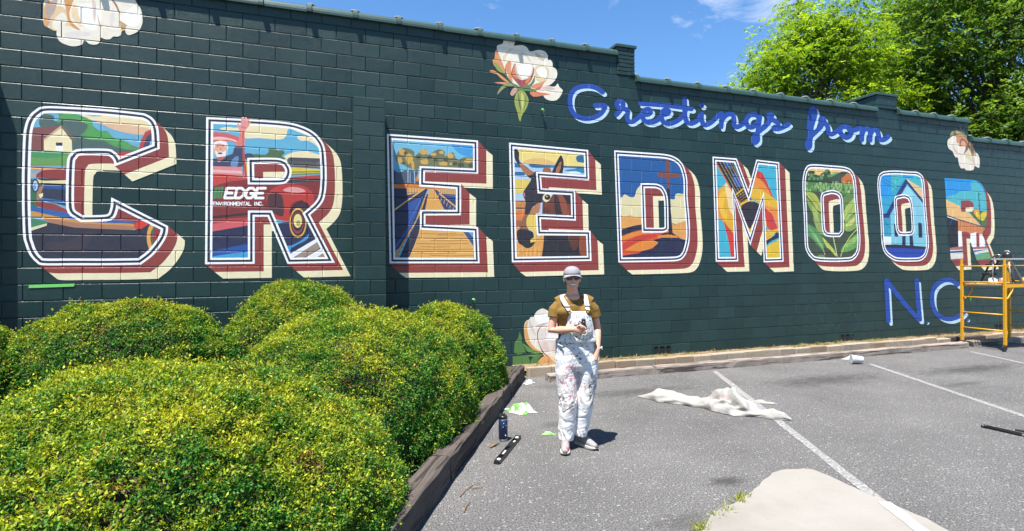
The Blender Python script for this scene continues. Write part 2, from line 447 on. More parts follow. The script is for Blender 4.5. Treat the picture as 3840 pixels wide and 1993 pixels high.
def rnd(pts, ang=38):                          # smooth only the gentle corners, keep the sharp ones
    N = len(pts); r = []
    def turn(i):
        a = np.subtract(pts[i], pts[i-1]); b = np.subtract(pts[(i+1) % N], pts[i])
        c = np.dot(a, b)/(np.linalg.norm(a)*np.linalg.norm(b)+1e-12); return math.degrees(math.acos(max(-1, min(1, c))))
    sh = [turn(i) > ang for i in range(N)]
    for i in range(N):
        p1, p2 = pts[i], pts[(i+1) % N]
        if sh[i] and sh[(i+1) % N]: r.append(p1); continue
        p0 = pts[i-1] if not sh[i] else p1; p3 = pts[(i+2) % N] if not sh[(i+1) % N] else p2
        for j in range(4):
            t = j/4
            r.append(tuple(0.5*((2*p1[a])+(-p0[a]+p2[a])*t+(2*p0[a]-5*p1[a]+4*p2[a]-p3[a])*t*t+(-p0[a]+3*p1[a]-3*p2[a]+p3[a])*t**3) for a in (0, 1)))
    return r
def sarea(p): return 0.5*sum(p[i][0]*p[(i+1) % len(p)][1]-p[(i+1) % len(p)][0]*p[i][1] for i in range(len(p)))
def offs(p, d):                                # mitred offset; d > 0 shrinks
    if sarea(p) < 0: p = p[::-1]
    N = len(p); r = []
    for i in range(N):
        a = np.subtract(p[i], p[i-1]); b = np.subtract(p[(i+1) % N], p[i])
        a = a/(np.linalg.norm(a)+1e-12); b = b/(np.linalg.norm(b)+1e-12)
        na, nb = np.array([-a[1], a[0]]), np.array([-b[1], b[0]]); m = na+nb; L = np.linalg.norm(m)
        m = m/(L+1e-9); k = d/max(0.34, float(np.dot(m, na)))
        r.append((p[i][0]+m[0]*k, p[i][1]+m[1]*k))
    return r
def ellp(cx, cy, rx, ry, n=20): return [(cx+rx*math.cos(2*math.pi*i/n), cy+ry*math.sin(2*math.pi*i/n)) for i in range(n)]
def stroke(pts, wd, closed=False):             # thick line -> list of convex pieces (quads and round joints)
    r = []
    for i in range(len(pts)-1):
        a, b = np.array(pts[i]), np.array(pts[i+1]); d = b-a; L = np.linalg.norm(d)
        if L < 1e-6: continue
        n = np.array([-d[1], d[0]])/L*wd/2; r.append([tuple(a+n), tuple(b+n), tuple(b-n), tuple(a-n)])
    for q in pts: r.append(ellp(q[0], q[1], wd/2, wd/2, 12))
    return r
def inside(pts, poly):                         # vectorised even-odd test
    x, y = pts[:, 0], pts[:, 1]; p = np.asarray(poly); q = np.roll(p, -1, 0); r = np.zeros(len(x), bool)
    for (x1, y1), (x2, y2) in zip(p, q):
        if y1 == y2: continue
        c = ((y1 > y) != (y2 > y)) & (x < (x2-x1)*(y-y1)/(y2-y1)+x1); r ^= c
    return r
JW, JD = 0.0095, 0.0075
def relief(x, z):                              # how far the paint dips into the joints
    t = (z-ZJ)/BH; dz = abs(t-round(t))*BH; d = max(0.0, 1-dz/JW)
    row = math.ceil(t-1e-9); off = 0.0 if row % 2 == 0 else BW/2
    u = (x-off)/BW; dx = abs(u-round(u))*BW
    return JD*max(d, max(0.0, 1-dx/JW))
def sheet(layers, proud=0.0028):
    """layers: (group, polygon in wall metres, colour or None, mask ids). Later layers cover earlier ones. -> {group: mesh}"""
    V = []; Eg = []
    for L in layers:
        n = len(V); V += [Vector(p) for p in L[1]]; Eg += [(n+i, n+(i+1) % len(L[1])) for i in range(len(L[1]))]
    A = np.array([tuple(v) for v in V]); lo, hi = A.min(0), A.max(0)
    def seg(a, b): n = len(V); V.extend([Vector(a), Vector(b)]); Eg.append((n, n+1))
    for j in range(math.floor((lo[1]-ZJ)/BH)-1, math.ceil((hi[1]-ZJ)/BH)+2):
        for d in (-JW, 0, JW):
            z = ZJ+j*BH+d
            if lo[1] < z < hi[1]: seg((lo[0]-.01, z), (hi[0]+.01, z))
        off = 0.0 if j % 2 == 0 else BW/2; z0, z1 = max(lo[1], ZJ+(j-1)*BH), min(hi[1], ZJ+j*BH)
        if z1-z0 < 1e-3: continue
        for k in range(math.floor((lo[0]-off)/BW), math.ceil((hi[0]-off)/BW)+1):
            for d in (-JW, 0, JW):
                x = off+k*BW+d
                if lo[0] < x < hi[0]: seg((x, z0), (x, z1))
    vs, es, fs, ov, oe, of = delaunay_2d_cdt(V, Eg, [], 0, 1e-5)
    vs = np.array([tuple(v) for v in vs]); fs = np.array([tuple(f) for f in fs if len(f) == 3])
    cen = vs[fs].mean(1); own = np.full(len(fs), -1)
    for i, L in enumerate(layers):
        bb = np.asarray(L[1]); mn, mxx = bb.min(0), bb.max(0)
        c = np.where((cen[:, 0] > mn[0]) & (cen[:, 0] < mxx[0]) & (cen[:, 1] > mn[1]) & (cen[:, 1] < mxx[1]))[0]
        if not len(c): continue
        k = inside(cen[c], L[1])
        for mk in (L[3] if len(L) > 3 and L[3] else ()):
            k &= inside(cen[c], mk)
        own[c[k]] = i if L[2] is not None else -1
    outm = {}
    for g in dict.fromkeys(L[0] for L in layers):
        sel = np.array([i for i in range(len(fs)) if own[i] >= 0 and layers[own[i]][0] == g], int)
        if not len(sel): continue
        F = fs[sel]; used = np.unique(F); mp_ = -np.ones(len(vs), int); mp_[used] = range(len(used))
        co = [(vs[i][0], -proud+relief(vs[i][0], vs[i][1]), vs[i][1]) for i in used]
        a, b, c = (np.array([co[mp_[F[j][q]]] for j in range(len(F))]) for q in range(3))
        flip = np.cross(b-a, c-a)[:, 1] > 0
        F = [tuple(mp_[f][::-1]) if fl else tuple(mp_[f]) for f, fl in zip(F, flip)]
        me = mesh(g, co, F); ca = me.color_attributes.new('Col', 'FLOAT_COLOR', 'CORNER')
        cc = np.ones((len(F)*3, 4), np.float32)
        for j, i in enumerate(sel): cc[3*j:3*j+3, :3] = layers[own[i]][2]
        ca.data.foreach_set('color', cc.ravel()); me.materials.append(MURAL); outm[g] = me
    return outm
PK = 0.86                                      # photo colour of a sunlit painted surface -> paint reflectance
def cl(h): return hexl(h, PK)
WHITE, NAVY, RED, CREAM = cl('f6f6fb'), cl('23232f'), cl('8c3a35'), cl('ece0b8')

def letter(crop, label, outer, hole, pic, d1, d2, outline=True, over=(), base='67a8c4'):
    O_ = rnd(toW(crop, P(outer))); Hs = rnd(toW(crop, P(hole))) if hole else None
    if sarea(O_) < 0: O_ = O_[::-1]
    if Hs and sarea(Hs) < 0: Hs = Hs[::-1]
    L = []
    def sweep(a, b, c, g):                     # extruded block-shadow between two offsets
        for ring, neg in ((O_, False),)+(((Hs, True),) if Hs else ()):
            n = len(ring)
            for i in range(n):
                p, q = ring[i], ring[(i+1) % n]
                quad = [(p[0]+a[0], p[1]-a[1]), (q[0]+a[0], q[1]-a[1]), (q[0]+b[0], q[1]-b[1]), (p[0]+b[0], p[1]-b[1])]
                if abs(sarea(quad)) > 1e-7: L.append((g, quad, c))
    sweep(d1, d2, CREAM, 'drop_highlight'); sweep((0, 0), d1, RED, 'drop_shadow')
    if outline:
        L.append(('outline', O_, WHITE)); L.append(('outline', offs(O_, .026), NAVY)); L.append(('outline', offs(O_, .056), WHITE)); inn = offs(O_, .084)
    else: inn = O_
    L.append(('picture', inn, cl(base)))
    for it in pic:
        g = toW(crop, it[1] if not isinstance(it[1], str) else P(it[1]))
        if len(it) > 2: g = crom(g, 3)
        L.append(('picture', g, cl(it[0]), (inn,)))
    if Hs:                                     # counter: outline round it, then the shadow seen through it
        if outline:
            for d, c in ((.084, WHITE), (.058, NAVY), (.028, WHITE)): L.append(('outline', offs(Hs, -d), c, (O_,)))
        L.append(('gap', Hs, None))
        n0 = len(L)
        for (a, b, c, g) in ((d1, d2, CREAM, 'drop_highlight'), ((0, 0), d1, RED, 'drop_shadow')):
            n = len(Hs)
            for i in range(n):
                p, q = Hs[i], Hs[(i+1) % n]
                quad = [(p[0]+a[0], p[1]-a[1]), (q[0]+a[0], q[1]-a[1]), (q[0]+b[0], q[1]-b[1]), (p[0]+b[0], p[1]-b[1])]
                # only the edges whose solid side faces the light throw a shadow into the counter
                nrm = (q[1]-p[1], -(q[0]-p[0]))
                if nrm[0]*-d2[0]+nrm[1]*d2[1] > 0 and abs(sarea(quad)) > 1e-7: L.append((g, quad, c, (Hs,)))
    for it in over:
        g = toW(crop, P(it[1])); L.append(('picture', crom(g, 3), cl(it[0])))
    ms = sheet(L)
    base_me = ms.pop('outline', None) or ms.pop('picture')
    o = bpart('painted_letter', base_me, label=label)
    for g, me in ms.items(): link(g, me, None, o)
    return o
def painted(name, label, crop, items):         # items: (colour, points, 's' smooth | 'e' | ...)
    L = []
    for it in items:
        g = toW(crop, P(it[1]))
        if len(it) > 2: g = crom(g, 4)
        L.append((name, g, cl(it[0])))
    return bpart(name, sheet(L)[name], label=label)

# --- tiny stroke alphabet for the lettering on the truck door (unit box, y down)
FONT = dict(E=['1 0 0 0 0 1 1 1', '0 .5 .8 .5'], D=['0 0 0 1 .6 1 1 .75 1 .25 .6 0 0 0'], G=['1 .2 .75 0 .25 0 0 .25 0 .75 .25 1 .75 1 1 .8 1 .55 .6 .55'],
            N=['0 1 0 0 1 1 1 0'], V=['0 0 .5 1 1 0'], I=['.5 0 .5 1'], R=['0 1 0 0 .7 0 1 .2 .7 .5 0 .5', '.5 .5 1 1'], O=['.3 0 0 .3 0 .7 .3 1 .7 1 1 .7 1 .3 .7 0 .3 0'],
            M=['0 1 0 0 .5 .7 1 0 1 1'], T=['0 0 1 0', '.5 0 .5 1'], A=['0 1 .5 0 1 1', '.2 .65 .8 .65'], L=['0 0 0 1 1 1'], C=['1 .2 .75 0 .25 0 0 .3 0 .7 .25 1 .75 1 1 .8'])
FONT['.'] = ['.4 .95 .5 .95']
def text(s, x0, x1, y0, y1, wd, slant=0.0, c='f4f4f4', sp=0.28):
    n = sum(0.55 if ch in 'I.' else (0.6 if ch == ' ' else 1) for ch in s)+sp*(len(s)-1); u = (x1-x0)/n; x = x0; r = []
    for ch in s:
        wch = (0.55 if ch in 'I.' else (0.6 if ch == ' ' else 1))*u
        for st in FONT.get(ch, []):
            pts = [(x+a*wch+(1-b)*slant, y0+b*(y1-y0)) for a, b in P(st)]
            for pc in stroke(pts, wd): r.append((c, pc))
        x += wch+sp*u
    return r
def dots(c, lst): return [(c, ellp(*q)) for q in lst]
def line(c, s, wd): return [(c, q) for q in stroke(P(s), wd)]
# --- C: farmhouse, trees and the front of a red truck
letter('C', 'letter C filled with a farmhouse, trees and a red truck bonnet',
 '245,148 400,152 600,165 770,183 815,192 855,218 878,258 886,300 890,385 640,482 632,450 612,428 585,421 455,422 430,437 417,475 413,690 425,732 462,755 585,752 608,738 617,705 620,655 937,815 935,850 920,890 890,935 845,985 785,1030 600,1033 400,1033 240,1033 200,1015 165,975 142,920 128,850 122,600 128,350 138,260 160,205 195,170',
 None, [
 ('e9d6a8', '430,175 520,205 640,195 790,212 850,238 845,275 800,300 740,300 640,262 560,235 480,215', 's'),
 ('dcb491', '510,232 600,240 690,243 780,262 830,275 800,305 740,302 640,280 560,245', 's'),
 ('4f8a52', '330,175 420,175 440,200 490,215 520,260 560,285 600,290 640,330 690,335 700,350 740,365 775,380 765,395 660,390 520,400 300,395 300,250 330,220', 's'),
 ('46605a', '218,230 235,195 270,192 302,205 300,225 330,240 350,225 410,222 480,232 490,255 470,290 450,310 500,335 580,340 620,365 680,385 770,398 640,412 420,405 400,330 320,330 250,270 225,262', 's'),
 ('4d9a50', '360,178 425,182 440,205 470,215 510,225 520,265 545,285 600,285 605,300 640,325 670,330 660,350 690,345 715,350 735,375 700,385 665,355 640,370 610,345 560,330 500,335 478,300 500,265 470,240 400,215 340,225', 's'),
 ('6f8f4a', '150,395 405,400 410,480 150,480'), ('3f8f5c', '150,400 395,408 300,440 150,430'), ('5f9a4e', '150,442 400,430 395,470 300,462 150,468'),
 ('7d4a48', '150,268 345,258 245,330 245,395 150,395'), ('ecdcae', '245,335 345,268 400,340 403,405 245,393'), ('c9a98a', '343,253 352,262 250,337 243,330'),
 ('7b5b55', '343,256 358,262 425,338 415,345'), ('f0f0f0', '312,368 350,368 350,395 312,395'), ('2b2b35', '312,350 348,350 348,368 312,368'),
 ('d08a52', '150,483 365,490 362,505 150,505'), ('a9a29a', '150,515 205,518 200,542 150,542'),
 ('2f6b4a', '150,545 205,560 210,720 150,715'),
 ('b53a35', '768,398 790,330 810,290 850,272 880,262 880,380 650,450 630,410'), ('33415c', '793,392 815,320 850,288 870,295 870,380'), ('6f9fd0', '838,340 868,322 868,372 830,380'), ('d22f2f', '640,412 745,416 655,455'),
 ('8c3434', '200,545 205,525 235,505 365,493 372,455 405,425 420,440 420,580 300,552'),
 ('2c3048', '200,548 420,555 420,715 250,676 205,668'), ('e8d79c', '200,550 250,563 420,558 420,580 250,575 205,575', 's'), ('1f4f8c', '250,585 420,600 420,618 240,605'), ('2a6aa8', '220,655 420,684 420,697 225,670'),
 ('a37c5e', '205,600 245,590 225,640 240,660 205,672'), ('efe0a0', '215,640 240,630 240,648 225,660'),
 ('8c3a3a', '200,672 300,690 420,745 640,770 640,690 850,800 790,832 640,805 300,738 200,702'),
 ('2a5f9e', '140,700 250,718 420,752 560,776 720,788 745,800 560,797 400,777 250,748 140,725', 's'), ('c98f4a', '140,725 300,758 460,788 600,798 740,803 745,832 600,825 400,802 250,775 140,748', 's'), ('a8765a', '250,772 460,800 740,816 742,836 600,838 400,822 280,797', 's'),
 ('2a2c3c', '140,760 280,797 420,824 750,838 830,795 870,830 870,1040 140,1040'), ('3a3440', '260,900 360,905 460,860 520,850 480,930 380,960 280,950', 's'),
 ('3f7f5f', '140,760 262,790 265,803 140,838'), ('dcd9b0', '140,832 262,800 262,812 165,845 140,850'),
 ('d23c2e', '745,805 790,783 840,795 790,830 750,830'), ('8b3036', '840,798 930,830 930,900 860,975 832,930'), ('e0a050', '850,793 825,830 818,890 832,945 855,965 840,900 840,850 858,815', 's'), ('2f6b4a', '858,815 842,850 842,900 856,962 862,940 850,890 852,850 866,822', 's')]
 + dots('2b3550', [(197, 590, 22, 40)]) + dots('a9cbe8', [(197, 590, 14, 29)]) + dots('6d94c4', [(193, 598, 9, 17)]),
 (.105, .10), (.19, .185))
# --- R: waving driver in a red pickup
letter('R', 'letter R filled with a waving driver in a red pickup truck',
 '140,115 400,128 600,140 740,155 830,180 900,215 950,260 985,320 998,400 1003,520 1000,620 985,700 955,750 920,785 885,815 1062,1158 722,1165 580,828 487,828 487,1165 132,1168 136,640',
 '483,450 640,450 685,462 703,490 703,520 690,545 660,553 485,553', [
 ('e8d9ac', '235,200 290,185 370,190 420,145 560,150 725,165 720,215 715,245 690,270 640,275 520,265 415,265 400,215 300,212', 's'), ('e8d9ac', '740,172 830,195 905,240 960,300 985,380 930,320 870,285 820,285 790,255 850,250 870,260 860,245 760,205', 's'),
 ('e8d9ac', '700,425 700,395 740,375 800,360 870,362 920,375 985,395 985,412 740,408 720,432', 's'),
 ('33415a', '405,415 415,380 460,375 485,390 495,415', 's'), ('4d6640', '490,402 470,385 500,380 560,385 590,360 580,345 640,338 650,355 690,350 700,375 680,395 705,418 500,415', 's'),
 ('555255', '730,405 985,412 985,485 740,472 715,440'), ('47464c', '740,402 985,412 975,440 735,430'), ('6b6058', '930,440 955,428 955,480 935,478'),
 ('d9bd3c', '735,475 800,478 985,490 985,512 735,522'), ('6d7c40', '735,505 985,500 985,508 735,515'), ('6d7c40', '735,522 985,512 985,522 735,532'),
 ('b03a34', '720,547 985,526 985,552 720,565'), ('3a3038', '720,563 985,552 985,577 700,590'),
 ('7d2a2b', '160,525 440,540 450,590 720,592 985,575 985,660 900,790 850,805 730,860 600,840 560,810 470,810 470,870 160,940'),
 ('cf5a5a', '160,230 250,226 320,240 378,262 372,305 300,287 160,292', 's'), ('e9b9b0', '160,265 240,255 340,275 360,295 290,277 160,278', 's'), ('7fb4c8', '160,292 200,292 200,420 160,420')]
 + dots('e3a48c', [(243, 342, 50, 62)]) + [('f0e8e2', '192,310 205,292 240,286 285,293 296,335 284,345 280,320 240,304 205,312 200,345', 's'), ('ece4da', '204,352 222,366 240,360 262,366 288,345 288,378 268,400 240,408 215,397', 's'), ('c98070', '222,330 236,325 240,350 248,350 246,320 238,318', 's')]
 + dots('7a3a3a', [(240, 374, 17, 7)]) + dots('5a4038', [(222, 325, 8, 4), (262, 322, 8, 4)]) + [
 ('b8605a', '213,402 282,395 262,432 213,436'), ('34415c', '160,420 215,413 230,440 290,392 330,375 345,330 412,318 407,400 392,472 160,468', 's'), ('5f86b0', '325,420 370,395 362,468 318,468', 's'),
 ('d9786e', '353,318 375,265 380,205 412,205 416,290 407,322', 's'),
 ('d98484', '160,465 395,472 405,532 160,522'), ('e6b0ac', '160,490 395,500 398,520 160,508'), ('c04038', '160,524 420,540 440,560 300,578 160,612', 's'), ('c9a24a', '408,470 432,430 436,540 418,535', 's'), ('b8453f', '400,330 412,330 432,545 415,540 402,440'),
 ('b5352f', '565,745 575,680 610,630 680,600 780,598 860,620 905,665 910,740 880,795 850,740 800,715 750,740 735,800 730,860 620,835 640,780 600,700', 's'), ('d99a96', '690,640 740,615 820,625 850,650 760,655', 's'),
 ('4a2a30', '590,665 660,660 690,700 690,825 605,790 580,730', 's'), ('6a2a2e', '560,760 585,700 600,790 640,835 600,830', 's'),
 ('3a2228', '160,828 470,795 470,812 160,845'), ('cf5a5e', '160,885 470,850 470,890 160,938', 's'), ('a8403f', '160,850 470,830 470,850 160,880'),
 ('23294a', '160,938 470,885 470,1160 160,1160'), ('1f4f9a', '160,1085 300,1050 470,1030 470,1160 160,1160', 's'), ('3f9ccb', '160,1122 300,1095 470,1085 470,1160 160,1160', 's'),
 ('23294a', '600,885 740,862 860,800 900,850 960,985 1040,1150 700,1150 640,930'), ('3a2030', '733,870 740,790 770,735 820,708 870,735 895,775 880,830'),
 ('3f8fc8', '690,1045 760,1030 830,990 872,952 872,972 850,1000 790,1030 745,1060 745,1100 720,1100', 's'), ('e9e9ee', '715,1110 940,978 962,1005 800,1098 735,1140'), ('9c8678', '800,1097 945,1003 972,1040 860,1112 770,1132'),
 ('e9e9ee', '860,1115 975,1048 990,1078 905,1140 830,1140'), ('9c8678', '905,1140 985,1083 1020,1140')]
 + dots('d9a24a', [(797, 872, 62, 107)]) + dots('33232b', [(797, 872, 52, 93)]) + dots('8f3a44', [(795, 872, 43, 79)]) + dots('33232b', [(796, 865, 36, 66)]) + dots('e8d890', [(796, 858, 30, 50)]) + dots('b5a04a', [(800, 875, 16, 22)])
 + [('2f8a55', '203,617 222,615 212,697 190,700'), ('2f8a55', '227,615 243,615 235,697 217,697'), ('2f8a55', '248,614 264,613 253,697 240,698')]
 + text('EDGE', 272, 548, 624, 694, 19, 16) + text('ENVIRONMENTAL INC.', 190, 550, 723, 747, 5.5, 0, sp=.35),
 (.113, .105), (.215, .195), base='5fa9c6', over=[
 ('de8f86', '362,165 373,160 384,182 388,150 394,118 408,114 411,142 417,116 431,118 429,145 438,128 448,132 441,156 455,148 456,160 438,188 414,216 381,214'), ('c9746c', '388,186 410,180 425,190 405,198')])
# --- E: boardwalk over water
letter('E', 'letter E filled with a wooden boardwalk leading to autumn trees',
 '150,112 875,165 877,433 453,415 452,490 741,510 741,760 457,762 457,832 876,855 888,1142 172,1143', None, [
 ('3f95cc', '660,170 870,180 870,300 760,285 700,245', 's'),
 ('6f7050', '225,330 220,290 250,240 290,225 340,235 370,260 370,290 400,265 430,235 465,240 470,280 510,260 560,235 610,250 610,290 650,270 680,260 690,290 720,320 760,300 810,300 860,320 860,400 700,400 520,385 440,380 420,420 380,400 340,390 270,355', 's')]
 + [('c9a14e', crom([(a+math.cos(k*.9)*rx*(.75+.35*((k*7+int(a)) % 3)/2), b+math.sin(k*.9)*ry*(.75+.35*((k*5+int(b)) % 3)/2)) for k in range(7)], 3)) for a, b, rx, ry in ((270, 255, 30, 28), (440, 255, 32, 24), (520, 275, 25, 15), (585, 260, 24, 16), (655, 285, 28, 22), (330, 310, 38, 40), (255, 325, 24, 24), (450, 335, 40, 26), (600, 350, 44, 20), (800, 325, 36, 18), (357, 360, 16, 40), (665, 350, 20, 14))]
 + [('454d3c', crom([(a+math.cos(k*.9)*r, b+math.sin(k*.9)*r*.7) for k in range(7)], 3)) for a, b, r in ((300, 265, 16), (400, 300, 22), (490, 300, 20), (540, 320, 20), (620, 320, 22), (690, 350, 22), (740, 360, 26), (285, 345, 14), (820, 365, 22))]
 + [('4a5266', '180,395 250,420 300,400 400,410 440,420 440,515 300,508 180,525'), ('b7803f', '375,480 400,430 420,440 415,490', 's')] + line('9fc4dd', '318 400 318 500', 6) + line('9fc4dd', '368 400 372 505', 6) + line('9fc4dd', '400 390 400 470', 5) + line('9fc4dd', '335 420 335 500', 4) + [
 ('c9752f', '180,515 330,508 440,512 740,530 740,557 420,552 310,547 180,547'), ('222a4a', '180,545 475,550 410,720 340,900 250,1020 180,1075'), ('26386e', '560,575 740,585 740,740 640,740'), ('3f66a8', '600,600 740,600 740,625'),
 ('d9a860', '310,543 455,548 400,580 310,602'), ('d9a860', '530,555 740,560 740,598 560,588')]
 + [q for x in range(325, 450, 22) for q in line('3a3a4a', f'{x} 548 {x} 592', 3)] + [q for x in range(560, 715, 17) for q in line('3a3a4a', f'{x} 562 {x} 594', 3)] + line('3a3a4a', '310 578 405 578', 3)
 + [('26386e', '310,600 400,582 300,660'), ('dcb36a', '180,752 280,672 455,552 440,548 180,732'), ('2f4f96', '320,660 435,610 375,780 335,870 245,990 205,1050 190,1040 320,850'), ('4f78b8', '430,615 440,612 340,790 300,860'),
 ('cf8f45', '458,600 472,588 425,730 345,880 275,1000 225,1110 200,1100 290,950 380,800'), ('2b2c44', '468,592 487,588 462,690 405,900 335,1090 240,1120 310,960 420,740'),
 ('d9a052', '485,558 530,558 640,740 450,740'), ('dba65a', '410,868 760,880 860,1040 890,1140 310,1140 400,920'),
 ('2f3f6e', '528,558 545,558 740,735 740,745 620,740'), ('d9a860', '560,588 575,585 740,720 740,735')]
 + [q for i in range(7) for q in line('d9a052', f'{560+i*24} {600+i*20} {555+i*24} {632+i*18}', 5)]
 + [q for (y, x0, x1) in ((905, 420, 700), (915, 560, 760), (940, 390, 640), (960, 500, 790), (985, 385, 800), (1010, 420, 650), (1030, 360, 840), (1060, 380, 700), (1080, 500, 860)) for q in line('b37a35', f'{x0} {y} {(x0+x1)/2} {y+4} {x1} {y}', 6)]
 + [('35507a', '750,880 790,880 870,975 870,1050'), ('5f86b0', '800,880 870,885 870,960')] + [q for i in range(6) for q in line('2b2c44', f'{232+i*32} {1085-i*72} {270+i*33} {1085-i*72}', 4)],
 (.135, .143), (.24, .217), base='6fb3cf')
# --- E: mule's head
letter('U', 'letter E filled with a dark mule head looking out', '135,128 818,192 828,456 412,427 420,524 706,540 713,803 410,788 415,885 838,890 848,1150 160,1162', None, [
 ('e6cf7c', '225,170 820,205 820,332 700,335 540,320 330,315 250,300', 's'), ('e0b56c', '260,302 320,270 430,265 500,290 530,320', 's'), ('1f6489', '320,312 520,330 825,338 825,378 700,350 520,345 340,345', 's'), ('1f6489', '150,300 230,320 260,345 150,335', 's'), ('1f6489', '150,385 260,383 265,412 150,405', 's'), ('1f6489', '715,255 740,238 825,248 825,300 740,298 720,285', 's'), ('2f7aa0', '620,365 825,352 825,392 690,385', 's'), ('d9e2ee', '630,385 700,375 760,392 690,398', 's'),
 ('d9bf5e', '150,452 330,455 300,500 260,560 150,562', 's'), ('c07f48', '150,630 280,628 280,705 150,692'), ('6d4a3a', '150,685 280,690 280,705 150,703'), ('d2793a', '150,705 275,710 275,775 240,802 150,802'), ('9a5a3c', '150,800 245,800 238,852 150,848'), ('d98e45', '150,850 235,855 215,960 150,990'),
 ('d99a4e', '150,950 230,1000 300,1040 380,960 420,905 450,930 432,1050 415,1150 150,1150')]
 + [q for i in range(13) for q in line('efc070' if i % 2 else 'c27f3a', f'{195+i*18} {1130-(i*37) % 40} {200+i*18+((i*13) % 17)-8} {1010+(i*29) % 60}', 4)] + [
 ('28222a', '176,195 200,186 222,215 226,290 290,340 340,380 385,383 395,425 330,442 280,402 210,312 183,260', 's'), ('a86a45', '222,297 290,347 352,388 302,412 250,370', 's'), ('28222a', '503,410 530,330 560,270 582,238 602,270 607,330 585,415', 's'), ('a0684a', '535,405 550,340 586,288 582,350 555,408', 's'), ('9a6238', '425,365 450,342 490,348 502,410 440,410', 's'),
 ('2b2830', '370,375 440,390 520,400 600,420 430,560 480,562 432,602 422,642 402,652 342,682 312,742 275,748 273,700 279,640 254,575 275,530 320,460 345,400', 's'),
 ('6d3a2a', '425,622 470,640 530,556 730,560 730,780 420,790'), ('33242a', '528,562 575,640 650,780 545,780', 's'), ('2b2228', '590,560 720,556 720,700 680,690', 's'), ('8e4a34', '560,568 622,622 655,780 608,780', 's'), ('5a2f26', '430,700 470,690 500,770 430,775', 's'),
 ('e6dcae', '425,612 440,575 480,560 502,580 482,627 450,642', 's'), ('b5774e', '308,748 340,690 390,648 407,670 388,742 330,758', 's'), ('8c5a44', '273,752 312,757 302,800 302,885 228,890 240,820', 's'), ('dfc05e', '300,757 410,765 410,860 372,960 342,1002 308,982 330,930 347,900 290,857', 's'), ('c9a04e', '385,800 412,800 405,880 365,975', 's'),
 ('26232c', '203,897 240,876 300,883 342,905 347,950 318,992 362,985 332,1027 290,1042 250,1017 213,987', 's'), ('e0c05e', '318,980 335,955 350,965 345,990', 's'),
 ('25222a', '440,900 850,900 850,1150 412,1150 430,1030'), ('5a2f22', '640,905 755,905 742,1000 690,1062', 's'), ('8c4628', '750,922 812,922 812,1080 770,1107 745,1070', 's'), ('c4708c', '256,560 272,562 276,600 262,590')]
 + dots('2a1c18', [(467, 600, 26, 24)]) + dots('6a4a3a', [(464, 594, 14, 10)]) + dots('e9e4da', [(460, 592, 6, 4)]),
 (.136, .158), (.24, .23), base='a9c4dc')
# --- D: cross on a hill
letter('D', 'letter D filled with a cross on a hill under a blue sky', '108,113 500,140 590,148 660,165 720,200 760,250 785,320 800,400 803,560 815,700 825,850 822,960 800,1060 770,1120 720,1155 600,1165 148,1173',
 '398,470 500,472 545,490 568,530 580,600 585,830 565,845 410,845', [
 ('dccfa0', '120,540 155,545 180,560 205,530 240,545 260,555 300,550 320,490 345,455 380,445 420,600 380,755 290,748 240,733 120,728', 's'), ('dccfa0', '580,585 640,575 680,575 685,535 710,520 760,525 830,515 830,810 740,797 690,812 660,802 580,815', 's'),
 ('d99a52', '120,718 200,738 260,728 310,745 420,748 420,830 300,835 120,900', 's'), ('d99a52', '580,805 660,808 690,817 720,797 830,795 830,985 700,925 580,885', 's'),
 ('1e2340', '130,890 260,835 420,812 420,875 240,905 130,965', 's'), ('d2522a', '140,955 300,880 420,863 560,880 700,918 707,940 560,942 480,962 522,987 470,1042 360,1067 350,1082 140,1122', 's'), ('d9842f', '140,950 300,885 420,872 500,898 330,920 200,962', 's'), ('d9842f', '540,915 620,903 700,923 700,940 600,940 520,947', 's'), ('d9842f', '200,1050 320,985 480,962 525,988 450,1042 350,1064', 's'), ('c23a2c', '180,1010 330,920 480,905 500,930 330,985 190,1060', 's'),
 ('1d2342', '478,962 560,938 705,940 840,975 840,1080 780,1160 120,1160 140,1118 350,1083 370,1067 470,1042 528,985', ), ('7a4538', '597,198 633,200 635,325 728,335 728,375 635,372 632,480 605,480 603,368 520,362 520,322 600,322'), ('231f2c', '606,475 633,475 652,780 662,910 623,910 615,600'), ('231f2c', '540,918 570,898 620,888 660,892 702,922 620,907')],
 (.165, .136), (.275, .21), base='1c5592')
